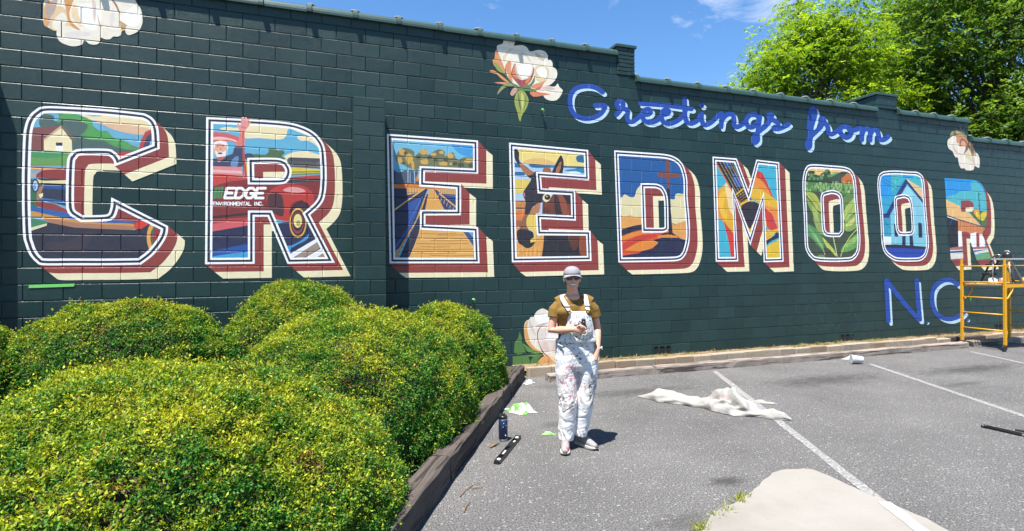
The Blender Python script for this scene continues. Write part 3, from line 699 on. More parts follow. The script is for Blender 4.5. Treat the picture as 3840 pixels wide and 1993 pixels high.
# --- M: guitar
letter('M', 'letter M filled with a yellow and orange acoustic guitar', '88,78 340,98 462,425 545,110 783,138 803,600 830,1175 622,1182 607,575 483,1008 320,530 357,1172 122,1175 105,600', None, [
 ('dba52c', '120,470 150,430 240,360 300,450 340,500 340,940 230,800 190,740 120,690', 's'), ('e6cf9a', '215,375 247,363 320,470 320,700 260,620 235,480', 's'), ('d98a3c', '120,455 160,430 150,560 175,680 212,762 180,740 120,690', 's'), ('cc3a2c', '205,758 240,800 330,930 335,1160 290,1160 260,980 230,860', 's'), ('e8b83a', '150,520 190,440 225,470 200,600 235,700 210,720 165,640', 's'),
 ('c23a2c', '520,225 580,233 620,268 692,430 725,525 690,492 600,332 500,270', 's'), ('e08a35', '500,275 590,320 650,390 705,505 640,475 540,402 470,395', 's'), ('dcae2f', '420,420 560,405 640,450 790,565 790,645 700,602 620,592 560,542 480,524 430,560', 's'), ('e0893a', '610,590 700,600 800,655 810,810 770,825 720,700', 's'), ('c9382d', '610,580 660,640 710,680 740,760 768,837 700,847 650,802 620,700', 's'), ('e0b238', '600,840 700,850 815,815 815,872 740,880 690,932 600,965', 's'), ('e6c85a', '600,600 640,720 650,810 600,820', 's'),
 ('dcae2f', '440,820 540,810 500,960 480,980', ), ('1f2440', '600,985 740,900 745,870 810,868 810,915 700,960 600,1045'), ('d9b52c', '610,1050 700,985 820,925 825,1170 620,1170'),
 ('2a2228', '90,95 290,105 350,240 430,400 497,527 390,572 330,490 240,330', ), ('1f4f96', '185,110 255,115 292,212 230,182'), ('1f4f96', '290,262 332,245 412,387 350,402 308,332'), ('1f4f96', '430,470 460,450 498,527 460,530'), ('c9713c', '90,95 112,105 337,502 397,577 378,592 298,462')]
 + [q for a, b, c, d in ((150, 110, 360, 490), (185, 110, 385, 480), (220, 115, 410, 470), (255, 118, 440, 470), (285, 130, 470, 500)) for q in line('d9c98a', f'{a} {b} {c} {d}', 3)]
 + [('dba92f', '325,470 425,393 430,405 335,484'), ('dba92f', '383,582 465,508 470,520 393,592')] + [q for i in range(4) for q in line('dba92f', f'{345+i*14} {500+i*20} {440+i*10} {430+i*24}', 3)] + [
 ('e0b23a', '375,600 418,548 490,533 562,558 584,600 505,835 438,822', 's'), ('2a2430', '387,622 410,575 480,545 552,560 572,610 492,817 455,803', 's')] + [q for a, b, c, d in ((640, 820, 690, 920), (655, 930, 690, 905), (630, 850, 670, 940)) for q in line('6a5a2a', f'{a} {b} {c} {d}', 2.5)],
 (.15, .11), (.26, .19), base='3fa9bf')
# --- O: tobacco field
_r = random.Random(3)
letter('O', 'letter O filled with broad green crop leaves and a barn', '165,110 250,108 400,120 520,130 590,150 630,185 655,240 670,330 680,480 700,700 715,900 710,1020 690,1090 650,1140 590,1165 400,1172 230,1160 170,1120 130,1060 110,980 100,700 85,420 85,280 100,190 125,135',
 '330,450 400,432 450,440 480,460 492,510 500,700 500,830 480,855 400,855 350,845 330,800 322,650 315,480', [
 ('e3c07a', '100,290 120,165 250,120 500,140 600,165 670,250 500,260', ), ('2f4630', '100,300 110,210 175,180 215,185 225,215 270,230 290,205 330,190 350,160 385,185 395,235 405,300', 's'), ('5f9a5a', '390,218 480,198 505,213 430,252 390,248', 's'), ('3c4a3c', '383,255 510,188 592,188 510,265 502,318 383,283'), ('c86a2c', '508,262 595,193 690,290 690,330 508,320'), ('a8521f', '560,280 620,275 620,300 560,302')]
 + dots('5f8a4a', [(180, 230, 18, 24), (210, 260, 16, 20), (290, 250, 20, 28), (345, 185, 20, 18), (370, 235, 16, 18), (160, 265, 16, 14), (250, 265, 14, 18)]) + dots('b3a45a', [(150, 220, 8, 14), (310, 225, 10, 14), (215, 215, 9, 9)])
 + [('4f7f42', '100,300 690,325 690,450 500,440 420,405 300,405 100,420')] + dots('2c4028', [(_r.uniform(120, 660), _r.uniform(320, 440), 7, 14) for _ in range(26)]) + dots('9fb878', [(_r.uniform(120, 660), _r.uniform(310, 410), 7, 20) for _ in range(46)]) + dots('7fa05a', [(_r.uniform(120, 660), _r.uniform(320, 430), 9, 16) for _ in range(30)]) + [
 ('a9b04a', '120,425 200,420 250,470 290,560 310,630 240,600 190,520', 's'), ('7d9a44', '130,470 190,540 240,620 200,640 150,560', 's'), ('9fb25a', '188,560 250,620 310,700 320,810 240,762 200,660', 's'), ('6d8f4a', '250,640 300,690 315,800 280,770', 's'), ('4f8a4e', '125,760 220,800 300,900 325,1060 260,1000 190,920 125,860', 's'), ('6fa06a', '150,790 230,870 290,960 300,1010 220,930', 's'), ('b3bd5a', '300,900 360,960 420,1030 462,1105 400,1082 340,1000', 's'), ('8f9f5a', '200,690 260,740 330,850 400,900 330,890 250,830', 's'),
 ('a3b85a', '520,700 560,560 640,470 690,450 680,600 600,680 560,722', 's'), ('5f7f3c', '520,480 600,430 680,430 600,520 540,580', 's'), ('7fa04e', '520,800 560,720 690,640 700,760 600,840', 's'), ('c3c46a', '550,780 600,720 660,690 620,770', 's'), ('5f9a4a', '500,1060 560,960 700,850 720,900 710,980 600,1052', 's'), ('8fb05a', '540,1010 620,920 690,890 640,980', 's'), ('3a4632', '300,1040 360,1020 440,1110 380,1120', 's'), ('6f8058', '245,1110 280,1090 330,1105 300,1130', 's')]
 + line('c9cf8a', '415 880 440 1000 462 1110', 9) + line('b9c86a', '690 800 600 900 540 1000 500 1110', 9) + line('c9cf8a', '215 880 300 1010 330 1090', 5) + line('dfe0a0', '500 560 520 640 540 700', 6) + line('4a5a34', '150 430 230 520 290 610', 4) + line('4a5a34', '540 720 620 590 670 500', 4) + line('33402c', '600 650 640 640 660 660', 5) + line('33402c', '550 860 640 830 690 800', 5) + line('33402c', '580 990 640 980 700 1000', 4),
 (.135, .10), (.246, .19), base='3d4a35')
# --- O: blue chapel
letter('O', 'letter O filled with a pale blue chapel and porch posts', '1000,180 1100,175 1250,185 1330,190 1375,215 1400,250 1415,330 1430,560 1450,800 1462,950 1455,1040 1430,1110 1380,1155 1300,1168 1120,1165 1040,1130 985,1080 955,1010 942,900 930,650 905,420 902,290 920,220 955,190',
 '1118,490 1190,475 1235,490 1252,530 1262,600 1275,800 1262,840 1190,845 1150,840 1130,800 1122,650 1112,520', [
 ('1f8fd2', '900,240 1050,200 1055,440 1000,480 900,460'), ('3fb0b8', '1050,190 1450,220 1450,400 1300,335 1200,262 1050,420'), ('1f8fd2', '1180,190 1300,200 1290,260 1180,250'), ('7fbfcf', '1045,650 1225,330 1470,590 1470,1010 1050,990'), ('8fcfd8', '1180,420 1225,340 1300,440 1260,520 1190,500'), ('1f2a6c', '940,660 1000,640 1100,450 1210,265 1450,560 1450,600 1225,320 1100,540 1040,655 1030,692 940,692'), ('e3bf80', '1210,262 1390,370 1450,380 1450,562', ), ('2f93b0', '940,690 1042,692 1052,900 940,890'), ('dfe8ea', '940,895 1052,895 1052,990 940,985'), ('1a1c40', '1080,755 1118,755 1125,897 1090,897'), ('1a1c40', '1345,745 1385,748 1392,907 1350,907'), ('1a2048', '1170,880 1208,880 1208,1000 1172,1000'), ('1a2048', '1248,880 1285,880 1296,1010 1255,1010'), ('2a3a7a', '1262,515 1285,525 1292,570 1270,572'),
 ('14182c', '940,985 1100,980 1470,1010 1470,1036 1100,1022 940,1012'), ('1c3fa0', '940,1010 1100,1020 1470,1034 1470,1200 940,1200')]
 + line('1f3a5a', '940 250 1145 360', 4) + line('1f3a5a', '935 285 1130 388', 4) + line('1f3a5a', '960 700 1040 812', 4) + line('1f3a5a', '1060 262 1130 275', 4),
 (.135, .10), (.246, .19), base='2f9dbd')
# --- R: storefront, not yet outlined
letter('Q', 'unfinished letter R without white outline, filled with a porch roof', '322,155 500,165 680,180 740,205 780,250 808,330 822,430 828,620 820,740 800,765 770,820 795,880 840,1000 880,1115 705,1132 638,925 632,830 600,800 528,795 548,1118 398,1125 365,750',
 '518,425 610,420 655,440 672,480 670,530 650,558 575,558 522,555', [
 ('4fb0b8', '345,375 450,350 520,310 640,300 640,200 720,210 800,330 840,500 840,565 680,533 670,480 600,425 515,430 515,492 335,410', 's'), ('4f6a3a', '620,570 680,530 840,560 840,752 760,722'), ('d98a4a', '670,535 740,530 745,600 690,600', 's'), ('d9c22f', '690,555 720,560 740,600 780,560 830,570 800,650 760,660 700,610', 's'), ('e3b574', '330,408 510,490 525,555 580,560 620,570 757,722 480,652 330,588'),
 ('d2814a', '480,650 812,748 802,767 767,827 640,835 530,795 480,790'), ('15151f', '340,612 485,655 490,975 385,995 350,760'), ('1f4a90', '378,720 415,640 425,640 385,725'), ('d9e6ee', '330,594 480,652 487,664 330,612'), ('24344a', '330,585 480,640 815,743 815,752 480,654 330,598'),
 ('efeff2', '485,785 532,790 550,975 490,975'), ('efeff2', '630,820 702,800 707,978 645,980'), ('efeff2', '735,830 780,822 805,880 805,975 740,975'), ('9a3a36', '700,808 737,815 742,975 705,975'), ('a3685a', '385,988 560,965 560,1012 385,1022'), ('a3685a', '650,978 830,970 840,997 660,1007'), ('efe6dc', '385,1018 560,1008 560,1020 385,1030'), ('1f4a90', '385,1028 560,1016 560,1040 385,1047'), ('efe6dc', '660,1006 845,996 845,1004 665,1022'), ('1f4a90', '666,1020 845,1001 680,1036'),
 ('ddd5c0', '385,1050 560,1040 560,1097 480,1112 385,1132'), ('ddd5c0', '672,1042 850,1003 860,1032 690,1068'), ('5fa070', '688,1077 860,1030 890,1125 700,1140'), ('e8b0a8', '470,1117 560,1095 560,1130 460,1130')]
 + line('1f2a4a', '728 335 757 720', 8) + line('1f2a4a', '728 338 752 352', 7) + line('1f2a4a', '718 487 752 485', 7) + [q for x in (515, 552, 590, 640, 665, 705, 720, 745, 780) for q in line('4a2f2a', f'{x} {665+(x-515)*.3} {x-15+((x*7) % 40)} 790', 3)],
 (.16, .155), (.275, .245), outline=False, base='1f8fd0')

# --- cotton flowers
painted('painted_flower', 'large cream cotton flower cut off by the coping', 'F1', [
 ('e8dfcb', '430,0 420,80 418,180 430,245 465,268 500,285 545,292 548,340 575,400 640,435 700,450 760,445 800,425 810,390 835,400 860,425 910,435 950,425 972,390 970,365 1020,382 1065,380 1095,355 1130,357 1165,345 1175,310 1205,280 1215,320 1240,342 1275,335 1340,300 1375,230 1375,160 1360,90 1320,30 1290,-20 1180,-120 950,-190 700,-180 500,-100', 's'),
 ('dcbf90', '440,120 560,60 660,120 690,220 760,290 640,250 560,300 480,270', 's'), ('d39a5c', '430,60 480,10 530,20 520,120 480,180 465,260 430,240 420,150', 's'), ('b09a90', '440,90 500,20 560,-20 530,110 490,170 470,240 455,180', 's'), ('e8dfcb', '500,250 540,170 610,120 650,200 600,280 540,290', 's'), ('c98f50', '620,-40 720,-40 690,60 670,130 680,190 720,240 775,290 740,287 690,250 655,190 640,100', 's'), ('e6c9a0', '720,40 760,120 790,260 720,210 690,130', 's'), ('f2ede4', '760,60 900,40 980,120 960,260 860,290 780,200', 's'), ('9a7058', '1070,-10 1120,30 1152,100 1158,128 1140,112 1110,52', 's'), ('b8966a', '1155,200 1235,250 1215,265 1200,305 1165,292'), ('d8c4b4', '890,-20 930,60 917,215 900,150', 's'), ('d2b090', '940,140 972,240 960,262', 's'), ('f4f0e8', '1180,150 1300,60 1360,160 1330,250 1240,250 1170,190', 's'), ('ddd2ca', '620,330 760,300 880,330 800,360 680,370', 's'), ('ddd2ca', '1060,200 1090,100 1110,180 1080,260', 's')])
painted('painted_flower', 'open white cotton flower with green pod above the script lettering', 'F2', [
 ('c89a88', '545,840 590,770 640,790 600,850 570,872', 's'), ('d6915f', '288,555 330,548 400,588 525,690 520,708 440,662 380,602 300,577', 's'), ('d6915f', '348,705 420,698 505,703 480,727', 's'), ('8f9460', '383,857 400,800 450,740 520,703 595,745 500,757 440,802', 's'),
 ('ebe2cf', '380,280 385,240 450,215 460,180 500,165 600,175 605,200 595,240 700,235 760,270 785,310 830,310 900,295 970,310 1015,360 1018,420 1050,420 1075,460 1080,510 1115,530 1135,590 1120,650 1085,700 1030,740 960,745 880,800 820,790 640,790 560,700 480,600 400,430', 's'), ('ebe2cf', '870,805 940,750 1010,745 1100,755 1140,716 1162,760 1202,800 1182,860 1130,920 1060,932 990,907 962,862 1000,840 900,822', 's'), ('d6b8a8', '940,770 1010,750 1090,770 1100,790 1000,800', 's'),
 ('dccba8', '455,380 520,300 580,280 505,362 472,445', 's'), ('d6c7b8', '650,340 720,330 790,400 800,450 750,390 680,352', 's'), ('cdb79a', '860,330 950,380 968,430 920,420 870,370', 's'), ('d9c59a', '855,540 900,490 1000,505 1032,580 1000,685 940,705 870,662', 's'), ('f3efe6', '872,545 925,508 988,525 1008,590 985,660 930,640 888,590', 's'), ('e6cf9a', '880,600 930,640 980,660 940,690 890,660', 's'),
 ('d6915f', '370,292 397,330 432,420 472,520 482,602 430,560 370,520 333,470 328,420 350,400 355,340', 's'), ('8a9a4c', '343,440 390,480 450,550 467,597 420,577 370,532', 's'), ('d98f63', '472,595 480,510 510,448 556,450 556,560 575,700 530,652 500,560', 's'), ('5f7a4c', '488,528 510,620 570,700 625,745 602,765 540,692 480,602', 's'), ('b05a48', '555,590 580,505 612,465 622,560 652,650 692,670 742,660 792,638 822,575 838,505 848,560 822,652 782,712 700,770 620,700 572,642', 's'), ('d6814f', '588,510 613,480 627,580 662,662 600,642 573,600', 's'), ('d6814f', '730,690 760,650 800,630 790,680 750,715', 's'), ('9a4a50', '620,652 700,680 742,670 722,722 690,768 640,722', 's'), ('f3efe6', '640,500 740,470 810,500 800,580 740,640 680,630', 's'), ('c9b0a0', '612,478 645,610 700,660 640,640 605,550', 's'),
 ('5f7f50', '598,718 690,768 722,742 792,722 842,640 852,598 852,692 802,772 885,803 760,812 640,795', 's'), ('d98f63', '798,762 860,720 940,700 995,678 940,742 880,783', 's'), ('c9744f', '860,780 940,740 960,720 920,790', 's'), ('d98052', '795,818 900,823 1045,850 960,867 860,882 808,862', 's'), ('9aa24c', '598,920 618,840 660,803 722,818 767,890 774,950 742,1040 692,1120 672,1192 650,1150 638,1090 608,1000', 's'), ('5a6a35', '645,830 662,900 682,1060 650,960', 's'), ('c3c878', '690,830 717,900 700,1040 682,900', 's'), ('6a7a3c', '730,860 750,940 710,1060 735,950', 's')])
painted('painted_flower', 'cream cotton flower hanging below the lowest coping step', 'F3', [
 ('6a6a45', '1168,330 1180,335 1232,382 1215,388'), ('8a8450', '1240,300 1252,305 1272,360 1302,440 1280,440'), ('6a6a45', '1322,300 1312,370 1326,445 1305,445 1298,370'),
 ('e8ddca', '1055,600 1060,530 1100,490 1150,460 1215,455 1300,470 1360,520 1390,600 1390,660 1420,700 1490,720 1540,760 1560,850 1555,950 1530,960 1480,930 1470,980 1440,1000 1350,1000 1320,970 1270,970 1240,920 1225,850 1215,800 1180,795 1140,720 1130,700 1075,660', 's'), ('dccba0', '1330,780 1390,680 1432,760 1472,800 1470,885 1400,840', 's'), ('cf8d68', '1200,455 1290,440 1350,490 1387,600 1387,645 1340,612 1250,632 1230,572 1200,572 1195,510', 's'), ('8f5a50', '1248,560 1280,498 1340,530 1388,620 1372,682 1308,752 1332,682 1332,622 1260,622', 's'), ('d99a70', '1265,570 1300,530 1345,580 1345,620 1275,625', 's'), ('d2b8ac', '1140,560 1160,640 1220,720 1290,750 1200,740 1140,650', 's'), ('8f8a55', '1093,472 1115,400 1170,375 1240,385 1300,430 1357,460 1352,500 1290,452 1200,440 1130,462', 's'), ('c9a060', '1120,420 1180,390 1250,410 1190,415', 's'), ('c99068', '1400,558 1440,590 1492,720 1502,782 1440,702 1400,622', 's'), ('7a7a48', '1400,600 1442,700 1442,772 1400,662', 's'), ('6a5048', '1372,560 1400,620 1412,692 1385,642', 's'), ('d6b8a4', '1440,800 1480,830 1480,930 1455,890', 's')])
painted('painted_flower', 'half finished cotton flower at the foot of the wall', 'F4', [
 ('4f7a3c', '215,640 260,760 250,800 325,1000 190,1025 120,1010 130,830 190,750', ), ('5f8a48', '273,838 360,898 500,978 565,1000 480,1012 360,985 300,900', 's'), ('4f7a3c', '100,1055 622,1018 540,1090 500,1225 390,1225 400,1130 450,1050 360,1060 388,1130 382,1225 100,1250'), ('68924c', '340,1040 450,1030 560,1025 440,1060', 's'),
 ('e6dccb', '290,600 300,510 330,460 375,440 400,400 450,395 470,350 520,290 600,258 680,290 720,330 780,420 900,560 1020,680 1040,900 960,1090 900,1190 700,1215 600,1000 500,970 400,900 330,830 300,740', 's'), ('d6a05c', '293,610 320,490 350,470 342,600 362,700 402,830 482,920 602,1000 480,962 380,892 308,780', 's'), ('d2c2ba', '365,450 400,470 470,650 480,720 420,640 380,560', 's'), ('f4f0ea', '480,370 600,360 700,360 700,480 560,520 490,480', 's'), ('cdb4a8', '470,560 560,515 700,488 650,520 560,562', 's'), ('e0d2c8', '560,620 700,600 860,690 840,900 720,990 600,940 550,780', 's'), ('f2ece6', '690,680 850,680 850,760 700,770', 's'), ('d8c0b4', '640,800 720,960 600,930', 's'), ('d8c0b4', '760,980 800,800 850,850 830,980', 's'), ('e6d2a0', '690,1060 850,1080 900,1180 780,1200', 's'), ('dfa064', '505,1220 540,1120 610,1060 690,1040 760,1130 810,1200 700,1215', 's'), ('c98a50', '690,1050 720,1130 735,1200 700,1205', 's'),
 ('7a4a30', '655,518 600,543 550,600 522,680 533,800 580,920 640,1010 692,1050 670,1054 598,992 548,880 511,760 511,650 548,580 610,533', 's')])

# --- script lettering
def script(label, crop, strokes, wd, off, dotl=(), lk=.92):
    L = []
    curves = [crom(P(s), 5, False) for s in strokes]
    for dx, dy, c, wk in ((off[0], off[1], cl('bcd8e6'), lk), (0, 0, cl('1746a0'), 1.0)):
        for k in curves:
            for pc in stroke([(a+dx, b+dy) for a, b in k], wd*wk): L.append(('painted_word', toW(crop, pc), c))
        for (a, b, r) in dotl: L.append(('painted_word', toW(crop, ellp(a+dx, b+dy, r, r)), c))
    return bpart('painted_word', sheet(L)['painted_word'], label=label)
script('blue script word Greetings with pale shadow', 'G', [
 '700,262 620,205 520,175 400,178 300,215 237,300 225,420 250,530 320,610 430,648 540,640 640,600 705,540 735,462 660,455 590,455',
 '905,590 960,525 1000,460 990,405 940,395 910,430 930,480 1000,500 1065,530 1060,620 1075,680 1120,695 1190,660 1270,590',
 '1270,590 1370,585 1405,545 1370,510 1310,530 1285,600 1310,675 1400,705 1500,672 1570,600', '1560,595 1640,580 1672,545 1635,520 1580,540 1560,610 1590,695 1680,722 1790,682 1880,605 1915,520',
 '1900,360 1905,480 1905,600 1935,695 2005,718 2090,672 2150,580', '1255,428 1500,442 1750,468 2000,505', '2150,580 2150,670 2195,742 2290,702 2400,600 2440,580 2440,680 2435,770', '2440,680 2500,605 2560,580 2610,600 2625,690 2625,740 2670,770 2740,735 2790,700',
 '2990,620 2920,590 2840,610 2800,680 2830,760 2900,770 2970,690 3000,610 2985,740 2970,860 2970,960 2930,1000 2905,950 2945,880 3040,790 3130,700', '3050,790 3120,720 3175,620 3170,590 3130,600 3150,650 3220,680 3270,730 3240,790 3200,790 3260,800 3350,770 3420,730'], 72, (32, 36), [(2150, 450, 38)])
script('blue script word from with pale shadow', 'H', [
 '1225,560 1240,440 1250,330 1285,285 1310,330 1300,420 1265,520 1245,600 1240,700 1240,800 1215,830 1200,780 1240,690 1330,600 1390,540', '1262,300 1258,560 1248,700', '1380,545 1430,475 1425,430 1390,430 1395,480 1460,500 1490,560 1500,625 1545,640 1610,600 1660,560', '1760,545 1690,540 1655,590 1680,650 1740,690 1800,655 1810,590 1760,545 1800,590 1860,585 1920,560', '1920,560 1955,575 1955,650 1955,720', '1960,640 1990,580 2040,570 2070,610 2070,680 2070,725', '2075,640 2110,590 2160,590 2185,640 2195,705 2240,722 2290,700 2315,675'], 68, (30, 34))
script('large blue capitals N and C with pale shadow', 'N', ['272,368 285,620 298,865', '278,375 470,620 668,845', '642,368 660,600 682,845', '1140,420 1080,372 1000,362 920,392 855,460 832,560 842,680 890,775 970,828 1070,838 1180,790 1220,750'], 56, (34, 38), (), .66)
script('small blue full stop after the capital N', 'N', [], 10, (9, 9), [(772, 882, 17)])
script('small blue full stop seen through the scaffold rungs', 'N', [], 10, (10, 10), [(1268, 850, 17)])
L = []
for s in ('40,20 20,60 30,120 80,130', '110,30 70,60 60,120', '160,60 190,20 230,40 240,110 200,150', '60,160 90,200 130,240 170,190', '120,150 140,220 150,180 180,230 200,170', '250,120 270,200 240,260 250,330', '-20,190 40,240 100,250', '150,20 130,60 150,110'):
    for pc in stroke(crom(P(s), 4, False), 2.4): L.append(('painted_sketch', [tuple(wpt(2965+a/1.05, 1112+b/1.9)[[0, 2]]) for a, b in pc], cl('2f5557')))
bpart('painted_sketch', sheet(L, .0022)['painted_sketch'], label='faint blue outline of a flower sketched on the green wall')
# ------------------------------------------------------------------ ground
g = MB(); g.add([(-300, -300, 0), (300, -300, 0), (300, 300, 0), (-300, 300, 0)], [(0, 1, 2, 3)])
t = NT('asphalt')
_f = t.noise(85, 6, 0.75); _v = t.n('ShaderNodeTexVoronoi'); _v.inputs['Scale'].default_value = 78
t.t.links.new(t.ge.outputs['Position'], _v.inputs['Vector'])
_b = t.mix(t.ramp(t.noise(0.9, 6, 0.6), (0.3, 0.0), (0.7, 1.0)), (0.125, 0.121, 0.117), (0.185, 0.179, 0.172))
_b = t.mix(t.ramp(_f, (0.42, 0.95), (0.56, 0.0)), _b, (0.026, 0.026, 0.027))
_b = t.mix(t.ramp(t.math('ADD', t.math('MULTIPLY', _v.outputs['Color'], 1.0), 0.0), (0.82, 0.0), (0.92, 0.85)), _b, (0.28, 0.275, 0.27))
# oil stains where cars have stood
for (px, py, sx, sy_, st) in ((2395, 1470, 1.1, .28, .75), (3100, 1425, 1.3, .40, .8), (3640, 1385, 1.6, .30, .8), (3620, 1440, .6, .10, .55), (2730, 1805, .22, .12, .9), (2560, 1960, .3, .15, .5), (2085, 1590, .22, .13, .55), (2600, 1600, 1.2, .9, .15), (2060, 1450, .35, .2, .35)):
    c = gpt(px, py)
    v = t.mapv((1/sx, 1/sy_, 0.0), (0, 0, 0), (0, 0, 0), t.mapv((1, 1, 0), (-c[0], -c[1], 0)))
    q = t.n('ShaderNodeVectorMath', operation='LENGTH'); t.t.links.new(v, q.inputs[0])
    d = t.math('ADD', q.outputs['Value'], t.math('MULTIPLY', t.math('SUBTRACT', t.noise(4.5, 5, 0.65, t.mapv((1, 3, 1))), 0.5), 2.4))
    _b = t.mix(t.ramp(d, (0.20, st*.8), (1.0, 0.0)), _b, (0.024, 0.0225, 0.022))
_h = t.math('ADD', t.math('MULTIPLY', _f, 0.6), t.math('MULTIPLY', _v.outputs['Distance'], 0.9))
ASPH = t.fin(_b, 0.88, t.bump(_h, 0.85, 0.012), Specular_IOR_Level=0.3)
g.build('ground', ASPH, kind='structure')

# planting bed soil behind the timbers
TD = Vector((0.492, 0.8706, 0)); TN = Vector((0.8706, -0.492, 0)); TO = Vector((4.31, -4.08, 0))   # timber line
SOIL = simple('bed_soil', (0.045, 0.032, 0.024), 0.95, 0.5, 25, 0.8)
a0 = TO+TD*-4.5-TN*.12; a1 = TO+TD*4.25-TN*.12
g = MB(); g.add([(a0.x, a0.y, .06), (a1.x, a1.y, .10), (a1.x, -.004, .11), (X0, -.004, .11), (X0, a0.y, .06)], [(0, 1, 2, 3, 4)])
g.build('planting_bed', SOIL, kind='structure')
# strip of dry soil between kerb and wall
t = NT('dry_soil'); DRY = t.fin(t.mix(t.noise(18, 5), (0.13, 0.092, 0.05), (0.21, 0.155, 0.09)), 0.95, t.bump(t.noise(40, 4), 0.7, 0.02))
g = MB(); N = 60
V = []; 
for i in range(N+1):
    x = 6.3+(X1-6.3)*i/N
    V += [(x, -.36, .085+.012*math.sin(i*1.7)), (x, -.18, .115+.012*math.sin(i*2.3)), (x, -.002, .125+.012*math.sin(i*3.1))]
F = []
for i in range(N): F += [(3*i, 3*i+3, 3*i+4, 3*i+1), (3*i+1, 3*i+4, 3*i+5, 3*i+2)]
g.add(V, F); g.build('soil_strip', DRY, kind='structure')

# painted stall lines, concrete patch
t = NT('stall_paint')
_w = t.ramp(t.noise(38, 5, 0.7), (0.44, 0.0), (0.60, 1.0))
STALL = t.fin(t.mix(_w, (0.13, 0.13, 0.127), (0.27, 0.262, 0.25)), 0.8, t.bump(t.noise(170, 3), 0.6, 0.008))
def strip(p, q, wd, z, name, mat, **k):
    p = np.array(p[:2]); q = np.array(q[:2]); d = (q-p)/np.linalg.norm(q-p); n = np.array([-d[1], d[0]])*wd/2; g = MB(); N = 30; V = []; F = []
    for i in range(N+1):
        c = p+(q-p)*i/N; e1, e2 = (float(rng.uniform(-.006, .006)) for _ in range(2))
        V += [(*(c+n*(1+e1/wd*2)), z), (*(c-n*(1+e2/wd*2)), z)]
    for i in range(N): F.append((2*i, 2*i+1, 2*i+3, 2*i+2))
    g.add(V, F); return g.build(name, mat, kind='structure', **k)
u = np.array([-0.455, -0.89])
for (px, py, ln) in ((2680, 1393, 5.5), (3262, 1366, 5.0), (3640, 1320, 5.0)):
    s = gpt(px, py); strip(s, (s[0]+u[0]*ln, s[1]+u[1]*ln), .088, .004, 'parking_line', STALL)
t = NT('concrete')
_b = t.mix(t.noise(3, 6, 0.6), (0.185, 0.173, 0.152), (0.235, 0.222, 0.198)); _b = t.mix(t.ramp(t.noise(55, 3), (0.27, 0.6), (0.33, 0.0)), _b, (0.07, 0.06, 0.05))
_b = t.mix(t.ramp(t.noise(1.1, 6, .65), (.45, 0.0), (.7, .4)), _b, (.12, .105, .085)); _b = t.mix(t.ramp(t.noise(130, 2), (.66, 0.0), (.72, .5)), _b, (.32, .30, .27))
CONC = t.fin(_b, 0.9, t.bump(t.noise(90, 4), 0.25, 0.008))
pts = [gpt(*q)[:2] for q in ((2590, 2060), (2640, 1985), (2690, 1925), (2775, 1885), (2830, 1840), (2870, 1805), (2915, 1775), (2960, 1769), (3040, 1767), (3110, 1795), (3210, 1840), (3330, 1893), (3440, 1940), (3540, 1990), (3640, 2060), (3900, 2300), (2300, 2400))]
pts = crom([tuple(p) for p in pts], 3)
pts = [(x+float(rng.normal(0, .006)), y+float(rng.normal(0, .006))) for x, y in pts]
g = MB(); n = len(pts)
g.add([(x, y, .018) for x, y in pts]+[(x, y, -.02) for x, y in pts], [tuple(range(n)) if sarea(pts) > 0 else tuple(range(n-1, -1, -1))]+[(i, (i+1) % n, n+(i+1) % n, n+i) for i in range(n)])
g.build('concrete_slab', CONC, kind='structure')
s = gpt(2680, 1393)                               # stall line painted on over the slab
_nn = np.array([-u[1], u[0]])*.02
_t = 4.0
while _t < 7.4 and not all(inside(np.array([[s[0]+u[0]*_t+e*_nn[0], s[1]+u[1]*_t+e*_nn[1]]]), pts)[0] for e in (-1, 1)): _t += .01
strip((s[0]+u[0]*(_t+.01), s[1]+u[1]*(_t+.01)), (s[0]+u[0]*7.5, s[1]+u[1]*7.5), .092, .0215, 'slab_line', simple('fresh_line', (0.30, 0.30, 0.295), .8, .15, 40))

# kerb of tan blocks along the wall
t = NT('kerb_stone'); KST = [None]*4
for i, c in enumerate(((0.29, 0.22, 0.145), (0.32, 0.255, 0.18), (0.26, 0.19, 0.125), (0.30, 0.245, 0.185))):
    t = NT('kerb_stone_%d' % i)
    _b = t.mix(t.noise(6, 5, .6), tuple(q*.7 for q in c), c); _b = t.mix(t.ramp(t.noise(14, 5), (.6, 0.0), (.75, .6)), _b, (.09, .07, .05))
    KST[i] = t.fin(_b, .92, t.bump(t.noise(50, 5), .6, .012))
kerb = empty('kerb', (12, -.42, 0), kind='structure')
x = 6.42; i = 0
while x < X1-1:
    L_ = float(rng.uniform(.36, .42)); low = 15.9 < x < 17.2
    if x < 15.6:
        h = .150+float(rng.uniform(-.008, .008)); d = float(rng.uniform(-.012, .012))
    else: h = .13+float(rng.uniform(-.01, .01)); d = float(rng.uniform(-.02, .02))
    q = MB(); q.box((x-12, -.02+d, -.05), (x+L_-.006-12, .10+d, h), bev=.012)
    me = q.mesh('kerb_block')
    for vv in me.vertices: vv.co += Vector([float(e) for e in rng.uniform(-.005, .005, 3)])
    link('kerb_block', me, KST[int(rng.integers(0, 4))] if not 15.95 < x < 17.0 else SOIL, kerb, ); x += L_; i += 1
